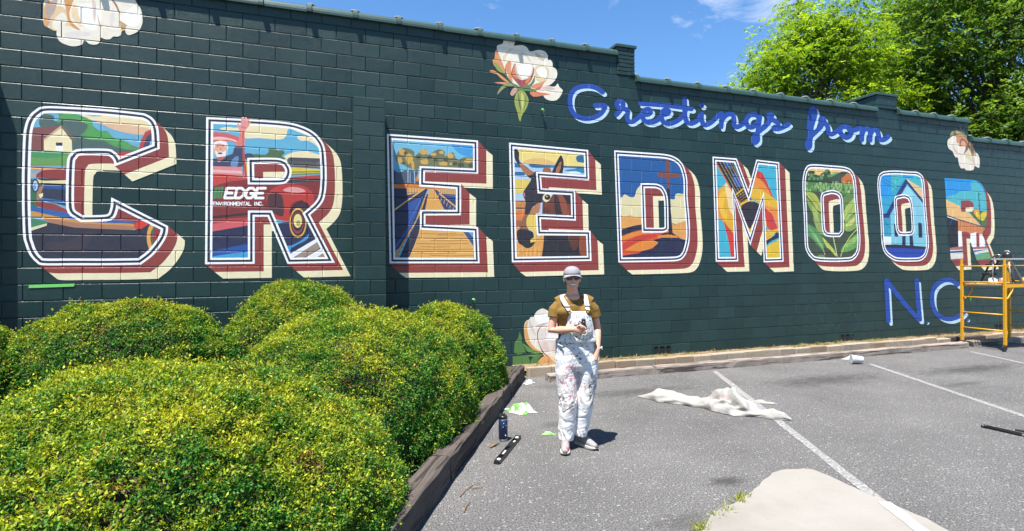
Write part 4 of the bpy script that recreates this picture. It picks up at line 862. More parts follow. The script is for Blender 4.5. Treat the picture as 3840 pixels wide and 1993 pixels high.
# ------------------------------------------------------------------ timbers
def wood_mat(name, c1, c2, dark):
    t = NT(name); v = t.mapv((1.2, 22, 22), vec=t.tc.outputs['Object'])
    a = t.noise(3.0, 6, 0.65, v); cr = t.noise(1.6, 3, 0.5, t.mapv((0.6, 16, 16), (5, 0, 0), vec=t.tc.outputs['Object']))
    b = t.mix(t.ramp(a, (.3, 0.0), (.7, 1.0)), c1, c2); b = t.mix(t.ramp(cr, (.56, 0.0), (.60, .85)), b, dark)
    b = t.mix(t.ramp(t.noise(2.2, 4, vec=t.tc.outputs['Object']), (.45, 0.0), (.7, .5)), b, dark)
    h = t.math('SUBTRACT', t.math('MULTIPLY', a, .5), t.ramp(cr, (.56, 0.0), (.60, 1.0)))
    return t.fin(b, .85, t.bump(h, .8, .012), Specular_IOR_Level=.3)
OLD = wood_mat('creosoted_timber', (.044, .036, .031), (.095, .078, .067), (.012, .010, .009))
PALE = wood_mat('weathered_timber', (.19, .152, .125), (.28, .24, .205), (.045, .036, .03))
def timber(name, a, b, wd, h, mat, label, cat, group=None, seed=0, gap=.004):
    """beam from a to b (front bottom edge), lying on the ground, wd to its left"""
    a = Vector((a[0], a[1], 0)); b = Vector((b[0], b[1], 0)); d = b-a; L_ = d.length; r = np.random.default_rng(seed)
    N = max(6, int(L_/.16)); V = []; F = []; c = .012
    prof = [(0, 0), (0, h-c), (c, h), (wd*.35, h+.003), (wd*.65, h-.001), (wd-c, h), (wd, h-c), (wd, 0)]; m = len(prof)
    for i in range(N+1):
        for (y, z) in prof:
            j = r.normal(0, .0035, 3); x = gap+(L_-2*gap)*i/N
            V.append((x+(j[0]*2 if i in (0, N) else 0), y+j[1], max(z+(j[2] if z > 0 else 0), 0) if z > 0 else -.01))
    for i in range(N):
        for j in range(m-1): F.append((i*m+j, (i+1)*m+j, (i+1)*m+j+1, i*m+j+1))
    F.append(tuple(range(m))); F.append(tuple(N*m+j for j in range(m-1, -1, -1)))
    o = link(name, mesh(name, V, F), mat, label=label, cat=cat, group=group)
    o.location = a; o.rotation_euler[2] = math.atan2(d.y, d.x)
    return o
def tp(t_): return TO+TD*t_
timber('landscape_timber', tp(-3.2), tp(-.012), .17, .205, OLD, 'dark cracked timber with a knot hole, edging the shrub bed', 'timber', 'bed edging timbers', 1)
timber('landscape_timber', tp(.012), tp(2.83), .17, .20, OLD, 'split dark edging timber beside the blue bottle', 'timber', 'bed edging timbers', 2)
timber('landscape_timber', tp(2.85), tp(4.12), .17, .195, OLD, 'short dark edging timber meeting the wall kerb', 'timber', 'bed edging timbers', 3)
timber('wheel_stop', (6.55, -.92), (8.34, -.95), .15, .112, PALE, 'grey weathered timber wheel stop with a cut end behind the person', 'timber', 'timber wheel stops', 4)
timber('wheel_stop', (8.36, -.96), (15.72, -.99), .15, .118, PALE, 'long grey timber wheel stop with brown grain along the kerb', 'timber', 'timber wheel stops', 5)
timber('wheel_stop', (15.98, -.92), (22.0, -.92), .15, .115, PALE, 'grey timber wheel stop beyond the yellow scaffold', 'timber', 'timber wheel stops', 6)

# ------------------------------------------------------------------ foliage
def leaf_mat(name, trans=.35, rough=.42):
    t = NT(name); a = t.n('ShaderNodeVertexColor', layer_name='Col'); c = a.outputs['Color']
    t.fin(c, rough, Specular_IOR_Level=.32)
    tr = t.n('ShaderNodeBsdfTranslucent'); t.t.links.new(t.mix(1.0, c, (1.35, 1.25, .55), 'MULTIPLY'), tr.inputs['Color'])
    mx_ = t.n('ShaderNodeMixShader'); mx_.inputs['Fac'].default_value = trans
    t.t.links.new(t.p.outputs['BSDF'], mx_.inputs[1]); t.t.links.new(tr.outputs['BSDF'], mx_.inputs[2]); t.t.links.new(mx_.outputs['Shader'], t.o.inputs['Surface'])
    return t.m
LEAF = leaf_mat('shrub_leaf', .32, .55); TLEAF = leaf_mat('tree_leaf', .5, .5)
def unit(a): return a/(np.linalg.norm(a, axis=-1, keepdims=True)+1e-12)
def leaves_mesh(name, base, dirv, side, ln, wd, colr, fold=.25):
    """diamond leaves folded on the midrib. base, dirv, side: (n,3)"""
    n = len(base); dirv = unit(dirv); nrm = unit(np.cross(dirv, side)); side = np.cross(nrm, dirv)
    ln = np.asarray(ln)[:, None]; wd = np.asarray(wd)[:, None]
    v = np.empty((n, 4, 3), np.float32)
    v[:, 0] = base; v[:, 2] = base+dirv*ln
    mid = base+dirv*ln*.48
    v[:, 1] = mid+side*wd*.5+nrm*wd*fold; v[:, 3] = mid-side*wd*.5+nrm*wd*fold
    me = bpy.data.meshes.new(name); me.vertices.add(4*n); me.loops.add(6*n); me.polygons.add(2*n)
    me.vertices.foreach_set('co', v.ravel())
    b = (np.arange(n)*4)[:, None]; li = (b+np.array([0, 2, 1, 0, 3, 2])).astype(np.int32)
    me.loops.foreach_set('vertex_index', li.ravel()); me.polygons.foreach_set('loop_start', np.arange(2*n, dtype=np.int32)*3)
    try: me.polygons.foreach_set('loop_total', np.full(2*n, 3, np.int32))
    except Exception: pass
    ca = me.color_attributes.new('Col', 'FLOAT_COLOR', 'POINT'); cc = np.ones((n, 4, 4), np.float32); cc[:, :, :3] = colr[:, None, :]
    ca.data.foreach_set('color', cc.ravel()); me.update(calc_edges=True); return me
def vnoise(p, s, seed=0):                       # cheap smooth lump noise
    r = np.random.default_rng(seed); o = np.zeros(len(p))
    for k in range(5):
        a = r.normal(size=3); a /= np.linalg.norm(a); f = s*(1+.6*k); o += np.sin((p@a)*f*6.28+r.uniform(0, 6.28))/(1+.5*k)
    return o/2.2
HULL = simple('shrub_dark_core', (.035, .026, .018), .95, .4, 30, .5)
def shrub(c, rx, ry, h, rot, n, label, seed, ls=.021, px=2.4, zq=2.6):
    r = np.random.default_rng(seed); root = empty('shrub', (c[0], c[1], .06), label=label, cat='shrub', group='clipped evergreen shrubs in the bed')
    def surf(d):                                # superellipsoid radius with clipped lumps
        k = (np.abs(d[:, 0]/rx)**px+np.abs(d[:, 1]/ry)**px+np.abs(d[:, 2]/(h-.06))**zq)**(-1/2.45)
        p = d*k[:, None]; return p*(1+.045*vnoise(p, .7, seed)+.030*vnoise(p, 1.9, seed+1)+.012*vnoise(p, 5., seed+2))[:, None]
    cr_, sr = math.cos(rot), math.sin(rot); Rm = np.array([[cr_, -sr, 0], [sr, cr_, 0], [0, 0, 1]])
    d = unit(r.normal(size=(int(n*1.6), 3)) * np.array([rx, ry, h])); d[:, 2] = np.abs(d[:, 2])*1.0-.02
    d = unit(d); p = surf(d); e = 1e-3
    t1 = unit(np.cross(d, np.array([.3, .2, .9]))); t2 = np.cross(d, t1)
    nr = unit(np.cross(surf(unit(d+e*t1))-p, surf(unit(d+e*t2))-p)); nr *= np.sign((nr*d).sum(1))[:, None]
    pw = p@Rm.T+np.array([c[0], c[1], .06]); nw = nr@Rm.T
    view = unit(CAM-pw); fac = (view*nw).sum(1); keep = (fac > -.25) | (r.random(len(p)) < .28)
    keep &= pw[:, 2] > .12; keep &= vnoise(p, 2.4, seed+6)*.6+vnoise(p, 6., seed+7)*.4 < .55+.3*r.random(len(p))
    p, nr = p[keep][:n], nr[keep][:n]; m = len(p)
    depthj = r.exponential(.030, m); stray = r.random(m) < .02; depthj[stray] = -r.uniform(.01, .055, stray.sum()); p = p-nr*depthj[:, None]+r.normal(0, .006, (m, 3))
    ax = unit(nr+r.normal(0, .55, (m, 3))+np.array([0, 0, .35])); K = 4
    base = np.repeat(p, K, 0)+r.normal(0, .008, (m*K, 3)); axr = np.repeat(ax, K, 0)
    dv = unit(axr*.75+r.normal(0, .75, (m*K, 3))); sd = r.normal(size=(m*K, 3))
    up = unit(axr+r.normal(0, .5, (m*K, 3))); sd = np.cross(dv, up)
    ln = ls*r.uniform(.75, 1.5, m*K); wd = ln*r.uniform(.42, .58, m*K)
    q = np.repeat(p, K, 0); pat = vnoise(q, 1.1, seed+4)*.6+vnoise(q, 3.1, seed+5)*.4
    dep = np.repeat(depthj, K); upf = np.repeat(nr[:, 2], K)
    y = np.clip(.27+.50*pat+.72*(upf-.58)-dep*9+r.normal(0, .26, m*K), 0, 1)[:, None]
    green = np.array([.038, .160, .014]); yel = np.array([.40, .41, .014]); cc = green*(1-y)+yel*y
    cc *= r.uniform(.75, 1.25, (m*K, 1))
    br = (vnoise(q, 1.7, seed+9) > .95) & (r.random(m*K) < .5) | (r.random(m*K) < .05); cc[br] = np.array([.22, .115, .035])*r.uniform(.6, 1.3, (br.sum(), 1))
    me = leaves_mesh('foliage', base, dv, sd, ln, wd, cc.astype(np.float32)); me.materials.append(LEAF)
    o = link('foliage', me, None, root); o.rotation_euler[2] = rot
    th = np.linspace(0, 2*math.pi, 28, endpoint=False); V = []; F = []     # closed dark hull standing for twigs and the shade inside
    for i in range(11):
        el = math.pi/2*i/10
        dd = np.stack([np.cos(th)*math.cos(el)*rx, np.sin(th)*math.cos(el)*ry, np.full(28, math.sin(el)*h+1e-4)], 1); V += [tuple(x) for x in surf(unit(dd))*.90]
    for i in range(10):
        for j in range(28): F.append((i*28+j, i*28+(j+1) % 28, (i+1)*28+(j+1) % 28, (i+1)*28+j))
    b = link('dark_core', smooth(mesh('dark_core', V, F)), HULL, root); b.rotation_euler[2] = rot
    return root
AL = math.atan2(TD.y, TD.x)
shrub((0.00, -1.45), .66, .66, 1.25, 0, 15000, 'rounded shrub in the wall shadow left of the broad mound', 11, .020)
shrub((1.42, -1.25), 1.12, .80, 1.34, 0, 28000, 'broad rounded shrub mound under the letter C', 12, .020)
shrub((3.20, -1.10), .94, .78, 1.47, .2, 24000, 'tallest rounded shrub beneath the letter R, against the pilaster', 13, .020)
shrub((2.46, -4.72), 1.50, 1.22, 1.10, AL, 70000, 'large low shrub with brown dead patches beside the cracked timber', 14, .0165, 2.4, 2.3)
shrub((1.05, -4.65), .80, .95, .92, AL, 21000, 'low shrub adjoining the largest one, away from the timbers', 17, .0165, 2.4, 2.3)
shrub((3.70, -2.88), 1.32, 1.04, 1.25, AL, 40000, 'middle shrub bulging over the split edging timber', 15, .018)
shrub((4.90, -1.36), .88, .74, 1.20, AL, 24000, 'end shrub beside the half finished painted flower', 16, .020)

# ------------------------------------------------------------------ trees behind the building
TBARK = simple('tree_bark', (.10, .080, .062), .95, .4, 12, .8)
def tree(base, H, R, label, seed, nleaf, c1, c2, ls, lean=(0, 0), zlo=.28, group='trees behind the building', lobes=60):
    r = np.random.default_rng(seed); root = empty('tree', base, label=label, cat='tree', group=group); g = MB()
    top = np.array([lean[0], lean[1], H*.88]); k = 9
    tr = [np.array([lean[0]*(i/k)**1.5+r.normal(0, .12), lean[1]*(i/k)**1.5+r.normal(0, .12), H*.88*i/k]) for i in range(k+1)]; tr[0][:2] = 0
    g.tube(tr, [max(.03, H*.021*(1-i/k)**.8) for i in range(k+1)], 10)
    cen = []
    for i in range(lobes):
        f = r.uniform(zlo, 1.0); z = H*f; prof = math.sin(math.pi*min(1, max(.06, (f-zlo*.6)/(1.12-zlo*.6))))**.7
        a = i*2.399+r.normal(0, .35); rad = R*prof*r.uniform(.55, 1.0) if f < .9 else R*.35*r.random()
        e = np.array([lean[0]*f**1.5+math.cos(a)*rad, lean[1]*f**1.5+math.sin(a)*rad, z]); j = min(k-1, max(1, int(f*k*.72))); s = tr[j]
        mid = (s+e)/2+np.array([0, 0, -.04*H*r.random()+.3])+r.normal(0, .25, 3)
        g.tube([s, s*.45+mid*.55, mid, mid*.4+e*.6, e], [H*.0075, H*.006, H*.0045, H*.003, .012], 6); cen.append(e)
        for _ in range(2): 
            e2 = e+r.normal(0, R*.17, 3); g.tube([mid*.3+e*.7, e*.5+e2*.5+r.normal(0, .08, 3), e2], [H*.002, .018, .008], 5); cen.append(e2)
    g.build('trunk', TBARK, root)
    cen = np.array(cen); nl = len(cen); srf = R*.31; per = nleaf//nl
    P_, D_, S_, C_ = [], [], [], []
    for q in cen:
        s = srf*r.uniform(.7, 1.25); K = int(per/9)+1
        off = unit(r.normal(size=(K, 3)))*(r.random((K, 1))**.42)*s*np.array([1.15, 1.15, .62]); sp = q+off
        tw = unit(off*np.array([1, 1, .5])/s+r.normal(0, .45, (K, 3))+np.array([0, 0, -.05])); tl = ls*r.uniform(1.6, 2.8, (K, 1))
        sidev = unit(np.cross(tw, np.array([0, 0, 1.0])+r.normal(0, .35, (K, 3))))
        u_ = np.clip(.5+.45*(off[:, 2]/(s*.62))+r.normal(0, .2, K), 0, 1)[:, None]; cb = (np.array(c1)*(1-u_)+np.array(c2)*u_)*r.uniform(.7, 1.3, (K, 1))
        for j in range(9):                      # leaflets either side of a drooping twig
            f = (j//2+1)/5; sg = (1 if j % 2 else -1) if j < 8 else 0
            b = sp+tw*tl*f+np.array([0, 0, -.25])*tl*f*f
            dv = tw*.55+sidev*sg*.85+np.array([0, 0, -.28])+r.normal(0, .2, (K, 3))
            P_.append(b); D_.append(dv); S_.append(np.cross(unit(dv), np.array([0, 0, 1.0])+r.normal(0, .4, (K, 3)))); C_.append(cb*r.uniform(.85, 1.15, (K, 1)))
    P_, D_, S_, C_ = (np.concatenate(q) for q in (P_, D_, S_, C_)); n = len(P_)
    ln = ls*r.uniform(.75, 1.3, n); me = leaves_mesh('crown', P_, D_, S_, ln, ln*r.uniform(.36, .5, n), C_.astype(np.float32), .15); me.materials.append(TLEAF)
    link('crown', me, None, root); return root
def behind(px, Y): v = ray(px, 990); t_ = (Y-CAM[1])/v[1]; q = CAM+t_*v; return (q[0], q[1], 0)
tree(behind(3060, 14.5), 14.6, 4.1, 'bright yellow green tree rising behind the lower parapet', 21, 115000, (.060, .16, .014), (.27, .40, .02), .18, zlo=.24)
tree(behind(3735, 13.0), 21.0, 7.2, 'tall dark green broadleaf tree over the right end of the roof', 22, 270000, (.036, .10, .016), (.16, .27, .035), .23, zlo=.12, lobes=105)
tree(behind(3385, 30.0), 27.0, 2.4, 'thin distant tree showing between the two nearer crowns', 23, 26000, (.028, .075, .016), (.09, .17, .03), .24, zlo=.3, lobes=30)
tree(behind(2700, 24.0), 10.2, 3.6, 'small tree with its thin top just above the parapet', 24, 36000, (.045, .11, .015), (.20, .29, .03), .2, zlo=.3, lobes=34)
tree(behind(3480, 17.0), 11.5, 4.3, 'low leafy tree filling the gap above the wide cross wall', 25, 75000, (.045, .125, .018), (.20, .33, .035), .18, zlo=.16, lobes=60)
# ------------------------------------------------------------------ the painter
def applied(me, mods):                          # run modifiers on a mesh and keep the result
    o = bpy.data.objects.new('work_in_progress', me); col.objects.link(o)
    for kind, kw in mods:
        q = o.modifiers.new(kind, kind)
        for a, b in kw.items(): setattr(q, a, b)
    dg = bpy.context.evaluated_depsgraph_get(); dg.update()
    r = bpy.data.meshes.new_from_object(o.evaluated_get(dg)); bpy.data.objects.remove(o); return r
def fused(mb, name, vox, it=6, fac=.5):
    me = mb.mesh(name); r = applied(me, [('REMESH', dict(mode='VOXEL', voxel_size=vox, use_smooth_shade=True)), ('SMOOTH', dict(iterations=it, factor=fac))])
    r.name = name; return smooth(r)
def warp(me, fn):
    co = np.empty(len(me.vertices)*3, np.float32); no = np.empty_like(co); me.vertices.foreach_get('co', co)
    me.vertex_normals.foreach_get('vector', no) if hasattr(me, 'vertex_normals') else me.vertices.foreach_get('normal', no)
    co = co.reshape(-1, 3); no = no.reshape(-1, 3); co = fn(co, no); me.vertices.foreach_set('co', co.astype(np.float32).ravel()); me.update(); return me

PX0 = 2165.0; pg = gpt(PX0, 1683); PD = depth(pg); PK_ = FPX/PD     # feet on the asphalt; pixels per metre there
person = empty('person', (pg[0], pg[1], .004), -YAW, label='person in grey cap, sunglasses, mustard T-shirt and paint-spattered white overalls, smiling', cat='person')
def q_(px, py, y=0.0): return Vector(((px-PX0)/PK_, y, 1.70-(py-998.5)/PK_))
t = NT('skin'); SKIN = t.fin(t.mix(t.noise(20, 3), (.47, .235, .155), (.55, .30, .205)), .5, Subsurface_Weight=.12, Subsurface_Radius=(.012, .005, .003), Subsurface_Scale=.5)
TEE = simple('mustard_jersey', (.145, .080, .011), .9, .12, 60, .15)
t = NT('paint_spattered_canvas')
_p = t.tc.outputs['Object']; _b = (.56, .555, .55)
_b = t.mix(t.ramp(t.noise(5, 4, vec=_p), (.5, 0.0), (.75, .35)), _b, (.27, .26, .245))
def splat(b, scale, th, c, loc, zc=None, amt=1.0, stretch=(1, 1, 1)):
    n = t.noise(scale, 3, .7, t.mapv(stretch, loc, vec=_p), .4); f = t.ramp(n, (th, 0.0), (th+.025, amt))
    if zc is not None:
        sp = t.n('ShaderNodeSeparateXYZ'); t.t.links.new(_p, sp.inputs[0])
        d = t.math('SUBTRACT', 1.0, t.math('ADD', t.math('MULTIPLY', t.math('ABSOLUTE', t.math('SUBTRACT', sp.outputs['Z'], zc[0])), 1/zc[1]), t.math('MULTIPLY', t.math('ABSOLUTE', t.math('SUBTRACT', sp.outputs['X'], zc[2])), 1/zc[3])), True)
        f = t.math('MULTIPLY', f, t.ramp(d, (0.0, 0.0), (.35, 1.0)))
    return t.mix(f, b, c)
_b = splat(_b, 34, .57, (.03, .035, .06), (0, 0, 0), (1.02, .30, .02, .30))
_b = splat(_b, 48, .63, (.02, .02, .03), (3, 1, 0))
_b = splat(_b, 26, .53, (.42, .10, .12), (1, 4, 2), (.64, .26, -.07, .12), .75, (2, 1, 1))
_b = splat(_b, 40, .57, (.40, .10, .08), (2, 2, 2), (.60, .35, -.06, .2), .7)
_b = splat(_b, 22, .50, (.16, .11, .045), (7, 1, 2), (.56, .20, .13, .10), .85)
_b = splat(_b, 18, .52, (.20, .16, .13), (4, 4, 2), (.46, .16, -.08, .16), .5)
_b = splat(_b, 46, .62, (.06, .20, .10), (9, 3, 1), (1.225, .035, 0, .2), .8, (.6, 1, 1.6))
CANV = t.fin(_b, .9, t.bump(t.noise(24, 4, vec=_p), .35, .012), Sheen_Weight=.1)
HAIR = simple('dark_brown_hair', (.028, .016, .010), .45, .3, 60)
CAPM = simple('grey_cap_cloth', (.20, .195, .21), .9, .08, 50, .1)
BLK = simple('black_plastic', (.012, .012, .013), .3, .2, 20)
STEEL = simple('brushed_steel', (.55, .55, .54), .32, .1, 30, Metallic=1.0)
BRASS = simple('brass', (.55, .38, .14), .35, .1, 30, Metallic=1.0)
WHT = simple('white_plastic', (.45, .45, .445), .5, .05, 20)

# skeleton landmarks, in the photograph's plane through her feet
HD = q_(2150, 1047, .0)
sh_r, sh_l = q_(2092, 1131, .03), q_(2224, 1131, .04)
el_r, wr_r = q_(2071, 1240, -.01), q_(2150, 1229, -.185)
el_l, wr_l = q_(2247, 1240, .07), q_(2241, 1310, -.04)
b = MB()
# head: skull, cheeks, jaw
b.ell(HD+Vector((0, .018, .018)), (.071, .090, .092)); b.ell(HD+Vector((0, -.018, -.03)), (.058, .066, .078)); b.ell(HD+Vector((0, -.046, -.078)), (.034, .034, .028))
for s in (-1, 1):
    b.ell(HD+Vector((s*.036, -.052, -.022)), (.025, .022, .022)); b.ell(HD+Vector((s*.073, .018, -.005)), (.010, .018, .030)); b.ell(HD+Vector((s*.040, -.026, -.062)), (.016, .028, .024))
b.tube([HD+Vector((0, -.078, .022)), HD+Vector((0, -.094, -.008)), HD+Vector((0, -.100, -.024)), HD+Vector((0, -.080, -.030))], [.008, .012, .0145, .009], 10)
b.ell(HD+Vector((0, -.072, -.062)), (.028, .012, .006)); b.ell(HD+Vector((0, -.075, -.043)), (.029, .012, .005))
# neck, torso, hips, legs under the clothes
b.tube([HD+Vector((0, .028, -.045)), HD+Vector((.004, .032, -.10)), HD+Vector((.008, .035, -.155)), HD+Vector((.01, .035, -.20))], [(.055, .052), (.052, .050), (.058, .060), (.07, .11)], 16)
b.tube([q_(2155, 1122, .035), q_(2158, 1150, .035), q_(2158, 1210, .03), q_(2162, 1270, .03), q_(2165, 1330, .03), q_(2166, 1375, .03)], [(.055, .13), (.085, .15), (.095, .14), (.09, .13), (.11, .155), (.10, .16)], 20)
b.tube([q_(2128, 1350, .03), q_(2130, 1430, .02), q_(2130, 1510, .01), q_(2126, 1600, .03), q_(2124, 1660, .03)], [.075, .068, .052, .045, .035], 12)
b.tube([q_(2204, 1350, .03), q_(2202, 1430, .02), q_(2196, 1510, .01), q_(2184, 1590, .05), q_(2180, 1640, .06)], [.075, .068, .052, .045, .035], 12)
# arms
b.ell(q_(2155, 1119, .004), (.060, .056, .036))
b.tube([sh_r*.8+el_r*.2, sh_r*.5+el_r*.5, el_r, el_r*.62+wr_r*.38, wr_r], [.036, .042, .038, .037, .024], 14)
b.tube([sh_l*.8+el_l*.2, sh_l*.5+el_l*.5, el_l, el_l*.6+wr_l*.4, wr_l, q_(2228, 1350, -.055)], [.036, .041, .036, .035, .024, .03], 14)
# right hand closed round a small cable; each finger its own chain
hp = wr_r; pd = (q_(2190, 1233, -.20)-wr_r).normalized(); pu = Vector((0, -.35, 1)).normalized(); pn = pd.cross(pu).normalized()
b.tube([hp-pd*.01, hp+pd*.03, hp+pd*.065], [(.016, .024), (.017, .034), (.015, .036)], 12)
for i, (zo, ln) in enumerate(((.027, .066), (.009, .074), (-.009, .068), (-.025, .054))):
    s0 = hp+pd*.058+pu*zo; a1 = s0+pd*ln*.45-pn*.004; a2 = a1+(pd*.5+pn*.75).normalized()*ln*.34; a3 = a2+(-pd*.55+pn*.6).normalized()*ln*.26
    b.tube([s0, a1, a2, a3], [.0095, .0090, .0082, .0070], 8)
th0 = hp+pd*.022+pu*.026; b.tube([th0, th0+pu*.022+pd*.022+pn*.008, th0+pu*.024+pd*.050+pn*.020, th0+pu*.014+pd*.070+pn*.026], [.0115, .0110, .0095, .0075], 8)
body = fused(b, 'body', .0048, 5); link('body', body, SKIN, person)
# T-shirt
s = MB()
s.tube([q_(2154, 1119, .050), q_(2155, 1129, .040), q_(2157, 1150, .033), q_(2158, 1200, .028), q_(2160, 1260, .028), q_(2163, 1320, .03)], [(.048, .098), (.078, .158), (.102, .174), (.112, .164), (.108, .156), (.12, .17)], 24)
s.tube([q_(2140, 1112, .05), q_(2112, 1122, .045), q_(2092, 1136, .035)], [.030, .040, .050], 14); s.tube([q_(2170, 1112, .05), q_(2204, 1122, .048), q_(2224, 1136, .042)], [.030, .040, .050], 14)
s.tube([sh_r+Vector((.03, 0, -.022)), sh_r*.7+el_r*.3, sh_r*.42+el_r*.58], [.050, .060, .062], 16); s.tube([sh_l+Vector((-.03, 0, -.022)), sh_l*.7+el_l*.3, sh_l*.42+el_l*.58], [.050, .059, .061], 16)
s.ell(q_(2118, 1172, -.06), (.060, .048, .055)); s.ell(q_(2196, 1172, -.055), (.060, .048, .055))
tee = fused(s, 'tshirt', .007, 6)
def _tee(co, no):
    w_ = (.0030*vnoise(co*np.array([1.4, 1, .7]), 4.5, 81)+.0018*vnoise(co, 9, 82))*np.clip((1.40-co[:, 2])*8, 0.15, 1); return co+no*w_[:, None]
warp(tee, _tee); link('tshirt', tee, TEE, person)
k = MB(); c0 = q_(2155, 1119, .034)
ring = [c0+Vector((math.cos(a)*.080, math.sin(a)*.086, -.010+.036*math.sin(a))) for a in np.linspace(0, 2*math.pi, 25)]
k.tube(ring, .0085, 8, cap=False); k.build('collar', simple('collar_rib', (.07, .039, .006), .9), person)
# overalls: legs and seat
o_ = MB()
o_.tube([q_(2158, 1268, .02), q_(2161, 1300, .02), q_(2166, 1340, .025), q_(2167, 1372, .025), q_(2168, 1392, .025)], [(.122, .176), (.132, .190), (.136, .198), (.128, .192), (.10, .170)], 24)
o_.tube([q_(2125, 1340, .02), q_(2126, 1400, .015), q_(2129, 1450, .01), q_(2131, 1505, -.01), q_(2128, 1570, .0), q_(2125, 1625, .01), q_(2124, 1652, .005)], [(.115, .102), (.112, .101), (.104, .094), (.094, .085), (.088, .079), (.090, .076), (.084, .068)], 20)
o_.tube([q_(2209, 1340, .02), q_(2207, 1400, .015), q_(2203, 1450, .02), q_(2197, 1505, .01), q_(2189, 1570, .03), q_(2182, 1620, .045), q_(2180, 1640, .045)], [(.115, .096), (.110, .095), (.102, .088), (.090, .080), (.084, .070), (.086, .066), (.080, .058)], 20)
ov = fused(o_, 'overalls', .007, 5)
def _ov(co, no):
    z = co[:, 2]; a = .0030*vnoise(co*np.array([1, 1, 1.2]), 3.0, 71)+.0016*vnoise(co, 9.0, 72)
    for zc, sg, am in ((.47, .07, .006), (.13, .06, .008), (.80, .06, .003)):
        e = np.exp(-((z-zc)/sg)**2); k = co*np.array([.9, .9, 1.5])+np.array([0, 0, .35])*np.abs(np.sin(co[:, :1]*18)); a += e*am*vnoise(k, 4.2, int(zc*100))
    cz = vnoise(co*np.array([1.0, 1.0, 1.5]), 3.2, 91); cm = np.clip(vnoise(co, 2.0, 92)+.25, 0, 1); a -= .0065*np.exp(-(cz/.10)**2)*cm
    cz = vnoise(co*np.array([1.3, 1.0, 1.2]), 5.5, 93); a -= .0045*np.exp(-(cz/.12)**2)*np.clip(vnoise(co, 2.4, 94)+.1, 0, 1)
    return co+no*a[:, None]
warp(ov, _ov); ovo = link('overalls', ov, CANV, person)
# bib, bib pocket, straps
def panel(name, rows, th, mat, parent, bulge=.02):
    """rows: (z, xl, xr, y) top to bottom, curved to the chest"""
    V = []; F = []; N = 12
    for (z, xl, xr, y) in rows:
        for i in range(N+1):
            f = i/N; x = xl+(xr-xl)*f; V.append((x, y+bulge*((2*f-1)**2), z))
    R_ = len(rows)
    for i in range(R_-1):
        for j in range(N): F.append((i*(N+1)+j, (i+1)*(N+1)+j, (i+1)*(N+1)+j+1, i*(N+1)+j+1))
    me = mesh(name, V, F); r = applied(me, [('SUBSURF', dict(levels=1)), ('SOLIDIFY', dict(thickness=th, offset=0))]); r.name = name
    return link(name, smooth(r), mat, parent)
zz = lambda py: q_(0, py).z
xx = lambda px: q_(px, 0).x
bib = panel('bib', [(zz(1166), xx(2131), xx(2208), -.118), (zz(1172), xx(2130.5), xx(2210), -.122), (zz(1190), xx(2130), xx(2216), -.126), (zz(1215), xx(2126), xx(2222), -.120), (zz(1240), xx(2116), xx(2227), -.116), (zz(1262), xx(2100), xx(2232), -.116), (zz(1285), xx(2093), xx(2238), -.118)], .006, CANV, person, .050)
pk = panel('bib_pocket', [(zz(1197), xx(2136), xx(2213), -.137), (zz(1201), xx(2135), xx(2214), -.139), (zz(1225), xx(2134), xx(2218), -.136), (zz(1256), xx(2132), xx(2222), -.130)], .006, CANV, bib, .046)
pk2 = panel('pen_pocket', [(zz(1199), xx(2150), xx(2168), -.1420), (zz(1222), xx(2150), xx(2170), -.1405)], .004, CANV, bib, .004)
for (a, nm) in (([q_(2146, 1122, .085), q_(2118, 1104, .05), q_(2108, 1113, -.005), q_(2115, 1130, -.062), q_(2126, 1150, -.102), q_(2134, 1165, -.118)], 'strap'), ([q_(2180, 1122, .09), q_(2196, 1104, .05), q_(2199, 1113, -.005), q_(2199, 1130, -.062), q_(2200, 1148, -.098), q_(2201, 1163, -.114)], 'strap')):
    g = MB(); cv = [Vector(p) for p in a]; N = len(cv); V = []; F = []; hw = .0195
    for i, p in enumerate(cv):
        tdir = (cv[min(i+1, N-1)]-cv[max(i-1, 0)]).normalized(); sd = Vector((1, 0, 0)); sd = (sd-tdir*sd.dot(tdir)).normalized(); V += [p-sd*hw, p+sd*hw]
    for i in range(N-1): F.append((2*i, 2*i+1, 2*i+3, 2*i+2))
    me = applied(mesh(nm, V, F), [('SUBSURF', dict(levels=2)), ('SOLIDIFY', dict(thickness=.006, offset=0))]); so = link('strap', smooth(me), CANV, person)
    g = MB(); e = cv[4]; dd = (cv[5]-cv[4]).normalized(); g.box((-.024, -.006, -.004), (.024, .006, .004), M=Matrix.Translation(e+Vector((0, -.006, .012)))); link('strap_slide', g.mesh('strap_slide'), CANV, so)
    g = MB(); e = cv[5]+Vector((0, -.012, -.006)); g.tube([e+Vector((-.013, 0, .018)), e+Vector((-.013, 0, -.004)), e+Vector((0, -.004, -.014)), e+Vector((.013, 0, -.004)), e+Vector((.013, 0, .018))], .0026, 6); g.ell(e+Vector((0, -.004, -.010)), (.008, .004, .008), 8)
    link('buckle', g.mesh('buckle'), BRASS, so)
g = MB(); g.tube([q_(2096, 1283, .03), q_(2094, 1290, -.05), q_(2110, 1296, -.10)], .006, 6); link('pocket_edge', g.mesh('pocket_edge'), CANV, ovo); g = MB(); g.tube([q_(2238, 1290, .03), q_(2246, 1320, -.02), q_(2243, 1352, -.07)], .007, 6); link('pocket_edge', g.mesh('pocket_edge'), CANV, ovo)
